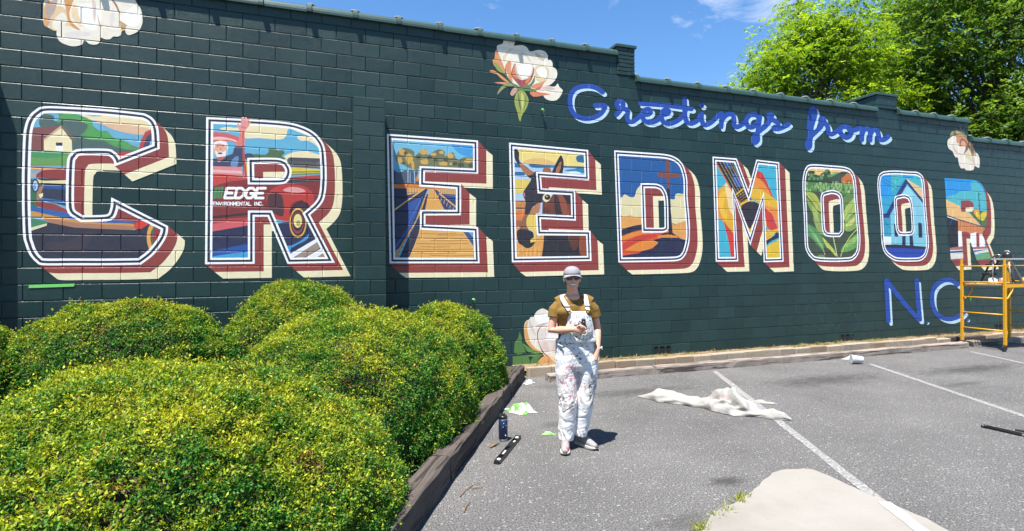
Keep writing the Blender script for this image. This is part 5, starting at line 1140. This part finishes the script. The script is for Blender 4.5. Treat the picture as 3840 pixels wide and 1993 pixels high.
# cap
c = MB(); cc_ = HD+Vector((0, .016, .040)); V = []; F = []; N, Mr = 28, 9
for i in range(Mr+1):
    el = math.pi/2*i/Mr
    for j in range(N):
        a = 2*math.pi*j/N; V.append(cc_+Vector((.0775*math.cos(el)**.80*math.cos(a), .098*math.cos(el)**.80*math.sin(a), .074*math.sin(el)+(-.006 if i == 0 else 0)-.016*(math.sin(a) > 0)*math.sin(a)*(1-i/Mr))))
for i in range(Mr):
    for j in range(N): F.append((i*N+j, i*N+(j+1) % N, (i+1)*N+(j+1) % N, (i+1)*N+j))
cap = link('cap', smooth(applied(mesh('cap', V, F), [('SOLIDIFY', dict(thickness=.003, offset=1))])), CAPM, person)
V = []; F = []; N = 16                          # curved peak
for i in range(N+1):
    a = math.pi*(1.08+.84*i/N)
    for f in (0, .35, .7, 1):
        V.append(cc_+Vector((.0765*math.cos(a)*(1+.17*f), .097*math.sin(a)-f*.074*max(0, -math.sin(a))**.7, -.004-f*.006-.030*(math.cos(a)**2)*f)))
for i in range(N):
    for j in range(3): F.append((i*4+j, (i+1)*4+j, (i+1)*4+j+1, i*4+j+1))
link('peak', smooth(applied(mesh('peak', V, F), [('SUBSURF', dict(levels=1)), ('SOLIDIFY', dict(thickness=.004, offset=0))])), CAPM, cap)
g = MB(); g.ell(cc_+Vector((0, 0, .076)), (.006, .006, .002), 6); link('top_button', g.mesh('top_button'), CAPM, cap)
# hair and ponytail
h = MB(); h.ell(HD+Vector((0, .036, .0)), (.0735, .082, .082)); h.tube([HD+Vector((.03, .105, -.01)), HD+Vector((.055, .115, -.06)), HD+Vector((.064, .095, -.11)), HD+Vector((.062, .08, -.165))], [.020, .026, .022, .010], 10)
for s_ in (-1, 1): h.tube([HD+Vector((s_*.070, -.005, .035)), HD+Vector((s_*.0755, .004, .005)), HD+Vector((s_*.072, .012, -.018))], [.010, .008, .004], 8)
link('hair', fused(h, 'hair', .005, 4), HAIR, person)
# sunglasses
sg = MB(); gz = HD+Vector((0, -.083, .012))
for s_ in (-1, 1):
    M_ = Matrix.Rotation(s_*.16, 4, 'Z')
    sg.ell(gz+Vector((s_*.034, .006, -.002)), (.029, .007, .0215), 10, M_)
glasses = link('sunglasses', sg.mesh('sunglasses'), simple('smoked_lens', (.010, .007, .007), .06, .1, 10, Specular_IOR_Level=.8), person)
sg = MB(); sg.tube([gz+Vector((-.010, -.006, .004)), gz+Vector((0, -.009, .008)), gz+Vector((.010, -.006, .004))], .0026, 6)
for s_ in (-1, 1): sg.tube([gz+Vector((s_*.062, .012, .006)), gz+Vector((s_*.076, .05, .006)), gz+Vector((s_*.078, .098, .0))], .0028, 6)
link('frame', sg.mesh('frame'), simple('tortoise_frame', (.05, .02, .012), .3), glasses)
# smile
m_ = MB(); V = []; F = []; N = 10
for i in range(N+1):
    f = 2*i/N-1; yb = -.0895+.020*f*f; zc = -.053+.0075*f*f
    V += [HD+Vector((f*.0290, yb, zc+.0040*(1-abs(f)**2.5)+.0008)), HD+Vector((f*.0290, yb-.0012, zc-.0080*(1-f*f)-.0008))]
for i in range(N): F.append((2*i, 2*i+1, 2*i+3, 2*i+2))
m_.add(V, F, True); m_.build('teeth', simple('teeth_enamel', (.72, .69, .64), .35, .04, 60), person)
m_ = MB(); m_.tube([V[2*i+1]+Vector((0, .0005, -.003)) for i in range(N+1)], [.0012+.0036*(1-(2*i/N-1)**2) for i in range(N+1)], 8); m_.tube([V[2*i]+Vector((0, .001, .0025)) for i in range(N+1)], [.001+.0024*(1-(2*i/N-1)**2) for i in range(N+1)], 8)
m_.build('lips', simple('lip_skin', (.42, .15, .13), .45, .08, 40), person)
# shoes
SHOE = simple('grey_knit_upper', (.20, .195, .19), .85, .12, 90, .2); SOLE = simple('shoe_foam', (.40, .38, .35), .7, .12, 30); SRED = simple('shoe_dark_patch', (.05, .045, .05), .6)
t = NT('paint_stained_upper'); _p = t.tc.outputs['Object']; sp = t.n('ShaderNodeSeparateXYZ'); t.t.links.new(_p, sp.inputs[0])
SHR = t.fin(t.mix(t.math('MULTIPLY', t.ramp(t.noise(28, 4, .7, _p), (.53, 0.0), (.58, 1.0)), t.ramp(t.math('ADD', sp.outputs['Y'], .12), (.10, 0.0), (.15, 1.0))), (.20, .195, .19), (.25, .028, .03)), .8, t.bump(t.noise(90, 3), .2, .004))
def shoe(hx, hy, ang, up, lab):
    M_ = Matrix.Translation((hx, hy, 0)) @ Matrix.Rotation(ang, 4, 'Z')
    r = empty('shoe'); r.parent = person; r.matrix_local = M_
    outl = [(0, .034), (.03, .038), (.08, .036), (.14, .041), (.19, .046), (.23, .042), (.258, .028), (.270, .008)]
    pts = [(x-.05, w) for x, w in outl]+[(x-.05, -w) for x, w in outl[::-1]]; n = len(pts); g = MB()
    lv = [(0.0, .93), (.010, 1.0), (.024, 1.0), (.030, .96)]
    V = [(x*k_, y*k_, z+(.010*max(0, x-.17)/.05 if z < .02 else 0)) for z, k_ in lv for x, y in pts]; F = [(i*n+j, i*n+(j+1) % n, (i+1)*n+(j+1) % n, (i+1)*n+j) for i in range(3) for j in range(n)]+[tuple(range(n-1, -1, -1)), tuple(3*n+j for j in range(n))]
    g.add(V, F, False); link('sole', g.mesh('sole'), SOLE, r)
    g = MB(); g.tube([(-.045, 0, .060), (-.01, 0, .066), (.05, 0, .064), (.10, 0, .052), (.16, 0, .040), (.205, 0, .034)], [(.026, .045), (.034, .052), (.037, .050), (.039, .037), (.039, .027), (.024, .014)], 14); g.tube([(-.01, 0, .055), (-.005, 0, .10)], [(.036, .036), (.034, .036)], 14)
    link('upper', fused(g, 'upper', .005, 5), up, r)
    g = MB()
    for i in range(5): x = .055+i*.022; z = .108-i*.0125; g.tube([(x, -.022, z-.012), (x, 0, z), (x, .022, z-.012)], .003, 6)
    link('laces', g.mesh('laces'), WHT, r); g = MB(); g.ell((.205, 0, .030), (.018, .024, .012), 8); link('toe_patch', g.mesh('toe_patch'), SRED, r)
fr = q_(2122, 0); fl = q_(2182, 0)
shoe(fr.x-.002, -.0, math.radians(-97), SHR, ''); shoe(fl.x+.0, .10, math.radians(-52), SHOE, '')
g = MB(); cuff = q_(2246, 1306, -.02); g.tube([cuff+Vector((math.cos(a)*.028, math.sin(a)*.028, .004*math.cos(a))) for a in np.linspace(0, 2*math.pi, 17)], (.006), 8, cap=False); g.box((-.006, -.016, -.014), (.006, .016, .014), .003, Matrix.Translation(cuff+Vector((.028, -.004, 0)))); link('wristwatch', g.mesh('wristwatch'), WHT, person)
# things held / carried
lw = Matrix.Translation((pg[0], pg[1], .004)) @ Matrix.Rotation(-YAW, 4, 'Z')
g = MB(); a = hp+pd*.075+pn*.03; g.tube([a+Vector((.02, 0, .02)), a+Vector((.035, -.01, -.005)), a+Vector((.02, -.012, -.03)), a+Vector((-.005, -.01, -.02)), a+Vector((-.01, 0, -.05)), a+Vector((-.004, .0, -.11))], .0035, 8)
o = g.build('cable', WHT, label='short white cable pinched in the fingers of the painter', cat='cable'); o.matrix_world = lw
ph = MB(); e = q_(2184, 1206, -.150); ph.box((-.020, -.005, -.030), (.020, .005, .034), .004, Matrix.Translation(e)); o = empty('marker_tin', label='small black device poking out of the white bib pocket', cat='device'); o.matrix_world = lw
link('casing', ph.mesh('casing'), BLK, o); ph = MB(); ph.ell(e+Vector((0, -.0052, .006)), (.0055, .001, .0055), 8); link('button', ph.mesh('button'), STEEL, o)
# ------------------------------------------------------------------ things lying about
# blue bottle
bp = gpt(1887, 1653); r = empty('water_bottle', (bp[0], bp[1], .003), .4, label='navy blue steel drinking bottle with black straw lid on the asphalt', cat='bottle')
BK = 2100/depth(bp); R0 = 17.0/BK
NAV = simple('navy_powder_coat', (.012, .035, .105), .38, .1, 30); hB = 98/BK
g = MB(); g.lathe([(R0*.90, 0), (R0*.97, .003), (R0*.97, hB*.085)], 24); link('base_ring', g.mesh('base_ring'), STEEL, r)
g = MB(); g.lathe([(R0, hB*.085), (R0, hB*.78), (R0*.985, hB*.80)], 28); bd = link('flask', g.mesh('flask'), NAV, r)
g = MB(); g.lathe([(R0*.96, hB*.80), (R0*.95, hB*.845)], 24); link('neck_ring', g.mesh('neck_ring'), STEEL, r)
g = MB(); g.lathe([(R0*.98, hB*.845), (R0*.98, hB*.93), (R0*.85, hB*.955), (.006, hB*.96)], 24); lid = link('lid', g.mesh('lid'), BLK, r)
g = MB(); g.tube([(0, -R0*.3, hB*.95), (0, -R0*.2, hB*1.02), (0, R0*.3, hB*1.04)], [.006, .007, .006], 8); g.tube([(-R0*.7, 0, hB*.93), (-R0*.7, R0*.3, hB*1.0), (R0*.7, R0*.3, hB*1.0), (R0*.7, 0, hB*.93)], .004, 6); link('straw', g.mesh('straw'), BLK, lid)
for (a, z, s) in ((-1.75, .68, .004), (-1.9, .55, .0035), (-1.35, .22, .006), (-1.2, .60, .003)):
    g = MB(); g.ell((math.cos(a-.4)*R0, math.sin(a-.4)*R0, hB*z), (s, s, s*1.3), 5); link('paint_fleck', g.mesh('paint_fleck'), WHT, bd)
# spirit level
a, b_ = gpt(1863, 1743), gpt(1944, 1645); d = Vector(b_-a); LL = d.length; r = empty('spirit_level', (a[0], a[1], .003), math.atan2(d.y, d.x), label='black spirit level with round vial windows lying on the asphalt', cat='level')
g = MB(); hw = .028; zt = .030
g.box((0, -hw, 0), (LL, hw, .006)); g.box((0, -hw, .006), (LL, -hw+.008, zt), .002); g.box((0, hw-.008, .006), (LL, hw, zt), .002)
for x0, x1 in ((0, .03), (LL*.12, LL*.14), (LL*.22, LL*.42), (LL*.55, LL*.72), (LL*.86, LL*.88), (LL-.03, LL)): g.box((x0+.0005, -hw+.008, .006), (x1-.0005, hw-.008, zt-.003))
link('frame', g.mesh('level_frame'), BLK, r)
for x in (LL*.085, LL*.93): g = MB(); g.lathe([(.018, .007), (.018, .026), (.014, .0285)], 18, (x, 0, 0)); link('vial', g.mesh('vial'), WHT, r)
g = MB(); g.box((LL*.25, -.008, zt-.0025), (LL*.38, .008, zt-.001)); link('print', g.mesh('print'), WHT, r)
g = MB(); g.box((LL*.75, -.010, .0065), (LL*.82, .010, .020), .003); link('centre_vial', g.mesh('centre_vial'), simple('vial_clear', (.5, .55, .5), .15), r)

def heap(name, c, rx, ry, h, seed, mat, label, cat, rot=0, lumps=7, crease=.35, res=40, group=None):
    """crumpled cloth or paper: a folded dome with sharp creases, thin at the rim"""
    r = np.random.default_rng(seed); N, Mr = res*2, res; F = []
    a = np.tile(np.arange(N)*2*math.pi/N, Mr+1); f = np.repeat(np.arange(Mr+1)/Mr, N); ph = r.uniform(0, 6.28, 4)
    rim = 1+.20*np.sin(a*3+ph[0])+.12*np.sin(a*5+ph[1])+.06*np.sin(a*11+ph[2])
    x, y = np.cos(a)*f*rim, np.sin(a)*f*rim; z = np.zeros_like(x)
    for _ in range(lumps):
        c_ = r.uniform(-.55, .55, 2); z += r.uniform(.45, 1)*np.exp(-((x-c_[0])**2+(y-c_[1])**2)/r.uniform(.28, .5)**2)
    z = z/(.9+.55*z); q = np.stack([x, y, z*.5], 1)
    n1_ = vnoise(q, .75, seed); n2_ = vnoise(q, 1.7, seed+1); n3_ = vnoise(q, 3.6, seed+2)
    rg = (1-np.abs(n1_))*.5+(1-np.abs(n2_))*.32+(1-np.abs(n3_))*.18
    z = h*z*(1-f**5)*(1-crease+crease*1.5*rg)+.004*(1-f**3)
    V = np.stack([rx*(x+.06*n2_*(1-f)+.03*n3_), ry*(y+.06*n1_*(1-f)+.03*n3_), np.maximum(.0015, z)], 1)
    for i in range(Mr):
        for j in range(N): F.append((i*N+j, (i+1)*N+j, (i+1)*N+(j+1) % N, i*N+(j+1) % N))
    me = mesh(name, V, F)
    o = link(name, smooth(me), mat, label=label, cat=cat, group=group); o.location = (c[0], c[1], .004); o.rotation_euler[2] = rot; return o
t = NT('green_white_print'); _p = t.tc.outputs['Object']
GRAG = t.fin(t.mix(t.ramp(t.noise(9, 2, .5, _p, .8), (.47, 0.0), (.50, 1.0)), (.10, .27, .045), (.42, .42, .40)), .7, t.bump(t.noise(30, 3), .4, .01))
c = gpt(1947, 1545); heap('rag', c, .19, .105, .10, 31, GRAG, 'crumpled green and white plastic bag against the edging timber', 'bag', -.8, 8, .5)
c = gpt(2057, 1630); heap('tape_scrap', c, .065, .030, .024, 33, simple('green_tape', (.20, .48, .13), .6, .25, 30), 'small wad of green tape beside the painter', 'tape', -.35, 5, .5, 28)
c = gpt(1983, 1440); heap('tissue', c, .085, .055, .085, 35, WHT, 'crumpled white tissue at the end of the edging timbers', 'tissue', .4, 5, .5, 30)
# drop cloth: long rolled canvas with a bunched middle
t = NT('drop_cloth_canvas'); _p = t.tc.outputs['Object']
_b = t.mix(t.ramp(t.noise(4, 4, .6, _p), (.45, 0.0), (.7, .4)), (.265, .252, .232), (.19, .176, .158))
for th, c_, l in ((.66, (.12, .25, .16), (0, 0, 0)), (.67, (.30, .19, .19), (3, 2, 0)), (.68, (.22, .27, .33), (5, 5, 0)), (.68, (.30, .28, .16), (8, 1, 0)), (.69, (.1, .1, .12), (1, 8, 0))):
    _b = t.mix(t.ramp(t.noise(7, 3, .6, t.mapv((1, 1, 1), l, vec=_p)), (th, 0.0), (th+.04, .8)), _b, c_)
DROP = t.fin(_b, .92, t.bump(t.noise(26, 4, vec=_p), .5, .02))
A, B = Vector(gpt(2398, 1489)), Vector(gpt(2972, 1572)); d = B-A; LL = d.length; rr = np.random.default_rng(4)
V = []; F = []; N, K = 150, 36
for i in range(N+1):
    f = i/N
    wdt = np.interp(f, [0, .06, .09, .16, .30, .44, .50, .58, .70, .78, .83, .90, .96, 1], [.012, .045, .075, .150, .150, .135, .150, .200, .210, .150, .075, .105, .08, .01])
    hgt = np.interp(f, [0, .06, .09, .14, .20, .30, .44, .50, .55, .62, .70, .76, .82, .90, .96, 1], [.012, .045, .06, .115, .10, .075, .075, .11, .20, .20, .17, .11, .045, .085, .055, .006])
    cx = f*LL; cyy = .05*math.sin(f*5.2)-.03
    for j in range(K+1):
        u_ = j/K; a = math.pi*(1-u_); s_ = 2*u_-1
        fold = .5*math.sin(f*31+s_*5+1.3*math.sin(f*17))+.5*math.sin(f*57-s_*9+2*math.sin(s_*6+f*11)); big = math.exp(-((f-.62)/.13)**2)
        rad = 1+.13*fold*(.6+.8*big)+.20*big*math.sin(s_*5+f*22+1.5*math.sin(f*15))-.20*big*abs(math.sin(f*24+s_*4))-.10*abs(math.sin(s_*4+f*13+2*math.sin(f*6)))
        V.append((cx+.012*fold, cyy+math.cos(a)*wdt*rad, 0.001+max(0.0, math.sin(a))**.75*hgt*1.25*rad))
for i in range(N):
    for j in range(K): F.append((i*(K+1)+j, (i+1)*(K+1)+j, (i+1)*(K+1)+j+1, i*(K+1)+j+1))
o = link('drop_cloth', smooth(applied(mesh('drop_cloth', V, F), [('SMOOTH', dict(iterations=1, factor=.5))])), DROP, label='long bunched paint-stained drop cloth lying across the parking line', cat='drop cloth'); o.location = (A.x, A.y, .004); o.rotation_euler[2] = math.atan2(d.y, d.x)
c = gpt(2862, 1512); heap('cloth_corner', c, .16, .05, .035, 37, DROP, 'small loose corner of cloth behind the drop cloth', 'cloth', -.6, 4, .4, 28)
# tipped plastic cup with a rag
c = gpt(3235, 1366); r = empty('paint_cup', (c[0], c[1], .075), math.radians(-30), label='tipped translucent white tub lying on the parking line', cat='tub')
t = NT('milky_plastic'); MILK = t.fin((.62, .66, .64), .35, Transmission_Weight=.25)
g = MB(); g.lathe([(.052, 0), (.056, .004), (.072, .17), (.076, .172), (.076, .18), (.070, .18), (.068, .17), (.050, .008), (.001, .008)], 22); o = link('tub', g.mesh('tub'), MILK, r); o.rotation_euler = (0, math.radians(-88), 0)
g = MB(); g.lathe([(.0745, .0), (.0775, .0), (.0775, .012), (.0745, .012)], 22); o = link('rim', g.mesh('rim'), MILK, r); o.rotation_euler = (0, math.radians(-88), 0); o.location = (-.168, 0, .006)
c = gpt(3190, 1348); heap('paper_towel', c, .15, .07, .07, 39, WHT, 'twisted white paper towel beside the tipped tub', 'paper', -.5, 5, .5, 30)
# folded black stool, mostly out of frame
c = gpt(3683, 1604); c2 = gpt(3880, 1648); d = Vector(c2-c); r = empty('folding_stool', (c[0], c[1], 0), math.atan2(d.y, d.x), label='folded black metal stool lying flat at the edge of the lot', cat='stool')
for y in (.0, .045): g = MB(); g.tube([(0, y, .014), (.9, y, .014)], .012, 12); g.tube([(-.006, y, .014), (.02, y, .014)], .0135, 12); link('leg', g.mesh('leg'), BLK, r)
g = MB(); g.box((.34, -.02, .004), (.40, .065, .030), .004); link('hinge', g.mesh('hinge'), STEEL, r)
g = MB(); g.add([(.20, .17, .016), (.40, .30, .022), (1.0, .34, .022), (1.0, .14, .016), (.20, .17, .002), (.40, .30, .002), (1.0, .34, .002), (1.0, .14, .002)], [(0, 3, 2, 1), (0, 1, 5, 4), (1, 2, 6, 5), (2, 3, 7, 6), (3, 0, 4, 7), (4, 5, 6, 7)]); g.box((.62, .06, .004), (.66, .17, .018)); link('flat_panel', g.mesh('flat_panel'), simple('flat_black', (.012, .012, .015), .85), r)  # flat black panel over the dark patch beside the legs
# masking tape left on the wall, tape flags
def tapestrip(pts, label, lift=-.004):
    q = [wpt(*p) for p in pts]; V = [(p[0], lift, p[2]) for p in q]+[(p[0], lift+.0008, p[2]) for p in q]; n = len(q)
    me = mesh('masking_tape', V, [tuple(range(n-1, -1, -1)), tuple(range(n, 2*n))]+[(i, (i+1) % n, n+(i+1) % n, n+i) for i in range(n)])
    return link('masking_tape', me, simple('green_masking_tape', (.16, .50, .12), .55, .15, 40), label=label, cat='tape')
tapestrip([(109, 1069), (281, 1064), (278, 1075), (200, 1078), (108, 1081)], 'strip of green masking tape on the wall under the letter C', -.0065)
for (px, py, lab) in ((2030, 419, 'green taped nail in the wall below the white cotton flower'), (1772, 1127, 'green taped nail in the wall above the end shrub')):
    q = wpt(px, py); r = empty('wall_hook', (q[0], 0, q[2]), label=lab, cat='hook')
    g = MB(); g.tube([(0, .004, 0), (0, -.055, .004), (.004, -.062, -.004)], .007, 8); link('nail', g.mesh('nail'), STEEL, r)
    g = MB(); g.tube([(-.02, -.05, .012), (0, -.058, .020), (.022, -.05, .008), (.018, -.055, -.03)], [.012, .017, .013, .008], 8); link('tape_flag', g.mesh('tape_flag'), simple('green_tape_flag', (.16, .50, .14), .5), r)
# twigs and dead leaves on the asphalt
TWIG = simple('dry_stem', (.16, .09, .035), .9)
for i, pts in enumerate((((1725, 1866), (1745, 1845), (1770, 1825), (1800, 1818)), ((1740, 1925), (1748, 1905), (1765, 1885)), ((1838, 1682), (1855, 1675), (1875, 1664)), ((1770, 1838), (1800, 1833), (1815, 1832)))):
    g = MB(); q = [gpt(*p) for p in pts]; n = len(q); g.tube([(p[0], p[1], .009+.006*(k_ % 2)) for k_, p in enumerate(q)], [.004 if i != 2 else .012]+[.0032 if i != 2 else .009]*(n-2)+[.002], 6)
    g.build('twig', TWIG, label=('long curved dry stem on the asphalt beside the cracked timber', 'short bent dry stem lying beyond the long curved stem', 'thick curled dead leaf stem between the bottle and the timber', 'thin straight dry stem touching the long curved stem')[i], cat='twig', group='dry stems by the edging timbers')
# dry grass tufts on the soil strip, weeds at the slab edge
def blades(name, pts, n, h0, h1, c1, c2, seed, spread=.03, kind='stuff', **k):
    r = np.random.default_rng(seed); idx = r.integers(0, len(pts), n); b = np.array(pts)[idx]+np.stack([r.normal(0, spread, n), r.normal(0, spread*.6, n), np.zeros(n)], 1)
    d = unit(np.stack([r.normal(0, .7, n), r.normal(0, .7, n), r.uniform(.15, 1, n)], 1)); u_ = r.random((n, 1)); cc = np.array(c1)*(1-u_)+np.array(c2)*u_
    ln = r.uniform(h0, h1, n); me = leaves_mesh(name, b, d, r.normal(size=(n, 3)), ln, np.minimum(ln*.12, .008), cc.astype(np.float32), .1); me.materials.append(LEAF); return link(name, me, None, kind=kind, **k)
pts = [(x, y, .115) for x in np.linspace(6.6, 22, 220) for y in (-.30, -.2, -.1, -.03)]
blades('dry_grass', pts, 3600, .03, .10, (.19, .14, .06), (.26, .20, .09), 51, label='thin dry grass and straw on the soil strip along the wall', cat='grass')
pts = [(x, float(rng.uniform(-.3, -.05)), .115) for x in rng.uniform(7.5, 14.8, 26)]
blades('green_weeds', pts, 700, .03, .09, (.10, .18, .03), (.24, .27, .06), 52, .05, label='sparse green weeds along the foot of the wall', cat='weeds')
edge = [gpt(*q) for q in ((2790, 1868), (2785, 1885), (2770, 1888), (2735, 1915), (2722, 1925), (2700, 1940), (2640, 1985), (2632, 1990), (2650, 1975))]
blades('slab_weeds', [(p[0]-.01, p[1], .0) for p in edge], 240, .03, .085, (.12, .20, .03), (.36, .33, .06), 53, .022, label='small weeds in the joint beside the concrete slab', cat='weeds')
c = gpt(1988, 1412); blades('corner_weed', [(c[0], c[1], 0)], 60, .05, .16, (.10, .22, .03), (.25, .30, .06), 54, .03, label='little green weed where the kerb meets the edging timber', cat='weeds')
# ------------------------------------------------------------------ yellow rolling scaffold and what stands on it
YEL = simple('yellow_enamel', (.56, .275, .004), .38, .08, 12, .05)
S0 = Vector(gpt(3609, 1299)); S1 = Vector(gpt(3770, 1320)); S0.z = S1.z = 0
sd_ = (S1-S0); SWD = sd_.length; sx = sd_.normalized(); sy_ = Vector((-sx.y, sx.x, 0)); SLN = 1.33
scf = empty('scaffold', S0, math.atan2(sx.y, sx.x), label='yellow rolling steel scaffold with ladder ends parked against the wall', cat='scaffold')
# local: x across the ladder end (0..SWD), y along the platform (0..SLN)
zt0 = 1.70-(972-(998.5-.0066*1690))/FPX*depth(S0)
HT = zt0; kz = lambda py: 1.70-(py-987.5)/FPX*depth(S0)
g_h = [kz(940+v/3.2617) for v in (186, 376, 558, 745, 930)]
for y in (0, SLN):
    fr_ = MB(); 
    for x in (0, SWD):
        q = MB(); q.box((x-.024, y-.020, .125), (x+.024, y+.020, HT-.10), .003); q.box((x-.017, y-.015, HT-.10), (x+.017, y+.015, HT), .002); po = link('post', q.mesh('post'), YEL, scf)
        hm = MB()
        for i in range(27): zz_ = .20+i*.055; hm.ell((x, y-.0202, zz_), (.006, .0012, .008), 4); hm.ell((x-.0242, y, zz_), (.0012, .006, .008), 4)
        link('pin_holes', hm.mesh('pin_holes'), BLK, po)
        c_ = MB(); c_.tube([(x, y, .125), (x, y, .10)], .018, 10); c_.box((x-.006, y-.03, .055), (x+.006, y+.03, .105)); cs = link('caster', c_.mesh('caster'), STEEL, scf)
        wv = [(.062, -.014), (.066, -.009), (.066, .009), (.062, .014)]; c_ = MB(); N = 20; V = [(x+dz, y-.025+rr_*math.cos(2*math.pi*j/N)*.98, .066+rr_*math.sin(2*math.pi*j/N)) for rr_, dz in wv for j in range(N)]; F = [(i*N+j, i*N+(j+1) % N, (i+1)*N+(j+1) % N, (i+1)*N+j) for i in range(3) for j in range(N)]+[tuple(range(N)), tuple(3*N+j for j in range(N-1, -1, -1))]
        c_.add(V, F); link('wheel', c_.mesh('wheel'), BLK, cs)
    for z in g_h: q = MB(); q.tube([(.02, y, z), (SWD-.02, y, z)], .013, 10); link('rung', q.mesh('rung'), YEL, scf)
PZ = g_h[1]-.045
for x in (0.0, SWD): q = MB(); q.box((x-.015 if x else x+.024, .02, PZ-.05), (x+.0-.024 if x else x+.054, SLN-.02, PZ+.02), .002); link('side_rail', q.mesh('side_rail'), YEL, scf)
for x in (0.03, SWD-.03):
    for y, s in ((.02, 1), (SLN-.02, -1)): q = MB(); q.tube([(x, y, PZ-.30), (x, y+s*.10, PZ-.26), (x, y+s*.22, PZ-.12), (x, y+s*.24, PZ-.03)], .013, 8); link('brace', q.mesh('brace'), YEL, scf)
q = MB(); q.box((.055, .03, PZ-.02), (SWD-.055, SLN-.03, PZ+.012), .003); link('platform', q.mesh('platform'), simple('plywood', (.28, .19, .09), .8, .2, 8), scf)
# on the platform: step ladder, tub, cans, rags
PT = S0+Vector((0, 0, PZ+.012))
def onp(x, y): return S0+sx*x+sy_*y+Vector((0, 0, PZ+.014))
al = simple('worn_aluminium', (.36, .37, .38), .45, .15, 14, Metallic=.7); dk = simple('dark_ladder_step', (.022, .022, .024), .6)
lad = empty('step_ladder', onp(.36, .55), -YAW-math.radians(22), label='small black and grey folding step ladder standing on the scaffold platform', cat='ladder')
LH = .57
for s in (-1, 1):
    g = MB(); g.tube([(-.27, s*.20, 0), (-.08, s*.16, LH-.06), (-.04, s*.15, LH), (0, s*.15, LH+.01)], [(.024, .018)]*4, 8); link('front_rail', g.mesh('front_rail'), dk, lad); g = MB(); g.tube([(.0, s*.15, LH+.01), (.04, s*.15, LH), (.08, s*.15, LH-.06), (.30, s*.20, 0)], [(.020, .015)]*4, 8); link('rear_rail', g.mesh('rear_rail'), al, lad)
for z, x in ((.19, -.19), (.37, -.13)): g = MB(); g.box((x-.06, -.19, z-.025), (x+.06, .19, z+.025), .006); link('step', g.mesh('step'), dk, lad)
g = MB(); g.box((-.07, -.15, LH-.09), (.09, .15, LH-.06), .006); link('top_step', g.mesh('top_step'), dk, lad)
g = MB(); g.tube([(.235, -.18, .18), (.235, .18, .18)], .008, 6); link('rear_brace', g.mesh('rear_brace'), al, lad)
e = onp(.58, .40); r = empty('tool_case', e+Vector((0, 0, .50)), math.atan2(sx.y, sx.x), label='black rounded tool case on top of a grey shelf above the platform', cat='case')
g = MB(); g.lathe([(.075, 0), (.092, .015), (.088, .075), (.06, .12), (.01, .13)], 18); o = link('shell', g.mesh('shell'), BLK, r); g = MB(); g.tube([(-.055, 0, .11), (-.03, -.02, .145), (.03, -.02, .145), (.055, 0, .11)], .008, 8); link('handle', g.mesh('handle'), simple('grey_handle', (.5, .5, .5), .4), r)
sh_ = empty('work_shelf', onp(.58, .40), math.atan2(sx.y, sx.x), label='grey bench shelf on thin legs at the back of the scaffold platform', cat='shelf')
g = MB(); g.box((-.16, -.20, .47), (.16, .40, .497), .004); link('shelf_board', g.mesh('shelf_board'), simple('grey_board', (.30, .31, .32), .6), sh_)
for x in (-.14, .14):
    for y in (-.17, .37): g = MB(); g.tube([(x*1.15, y, .002), (x, y, .47)], .010, 8); link('leg', g.mesh('leg'), al, sh_)
CANM = simple('paint_can_tin', (.55, .56, .57), .4, .1, 20, Metallic=.6)
for i, (x, y, rr_, hh, c_, lab) in enumerate(((.50, .10, .055, .12, (.62, .60, .58), 'white paint pot at the ladder end of the scaffold platform'), (.60, .22, .050, .11, (.42, .10, .10), 'red stained paint pot behind the white pot on the scaffold'), (.42, .30, .045, .10, (.55, .45, .55), 'pale lilac paint pot on the scaffold platform'), (.66, .75, .06, .13, (.60, .38, .08), 'amber paint pot among rags on the scaffold platform'), (.50, 1.1, .06, .12, (.58, .58, .56), 'grey paint pot far along the scaffold platform'))):
    r = empty('paint_pot', onp(x, y), label=lab, cat='paint pot', group='paint pots on the scaffold')
    g = MB(); g.lathe([(rr_*.95, 0), (rr_, .004), (rr_, hh-.006)], 18); link('pot', g.mesh('pot'), simple('pot_label_%d' % i, c_, .5, .3, 18), r); g = MB(); g.lathe([(rr_*1.04, hh-.006), (rr_*1.04, hh), (rr_*.9, hh), (rr_*.9, hh-.01)], 18); link('rim', g.mesh('rim'), CANM, r)
e = onp(.62, .95); o = heap('rag', e, .26, .18, .10, 61, WHT, 'heap of white rags on the scaffold platform', 'rag', .4, 7, .5, 34); o.location = e
e = onp(.62, 1.12); o = heap('rag', e, .18, .12, .15, 62, GRAG, 'bunched green bag on the white rags of the scaffold', 'bag', .4, 7, .5, 30); o.location = e
e = onp(.18, .12); o = heap('tape_scrap', e, .05, .035, .05, 63, simple('green_tape_b', (.18, .5, .1), .6), 'scrap of green tape on the scaffold platform edge', 'tape', 0, 4, .5, 24); o.location = e
e = S0+sx*.12+sy_*.0+Vector((0, -.02, g_h[2]-.05)); g = MB(); g.tube([(0, 0, .05), (.02, -.012, .02), (.03, -.01, -.04)], [.014, .018, .008], 8); o = g.build('tape_flag', simple('green_tape_c', (.16, .5, .12), .6), label='tag of green tape hanging from a scaffold rung', cat='tape'); o.location = e
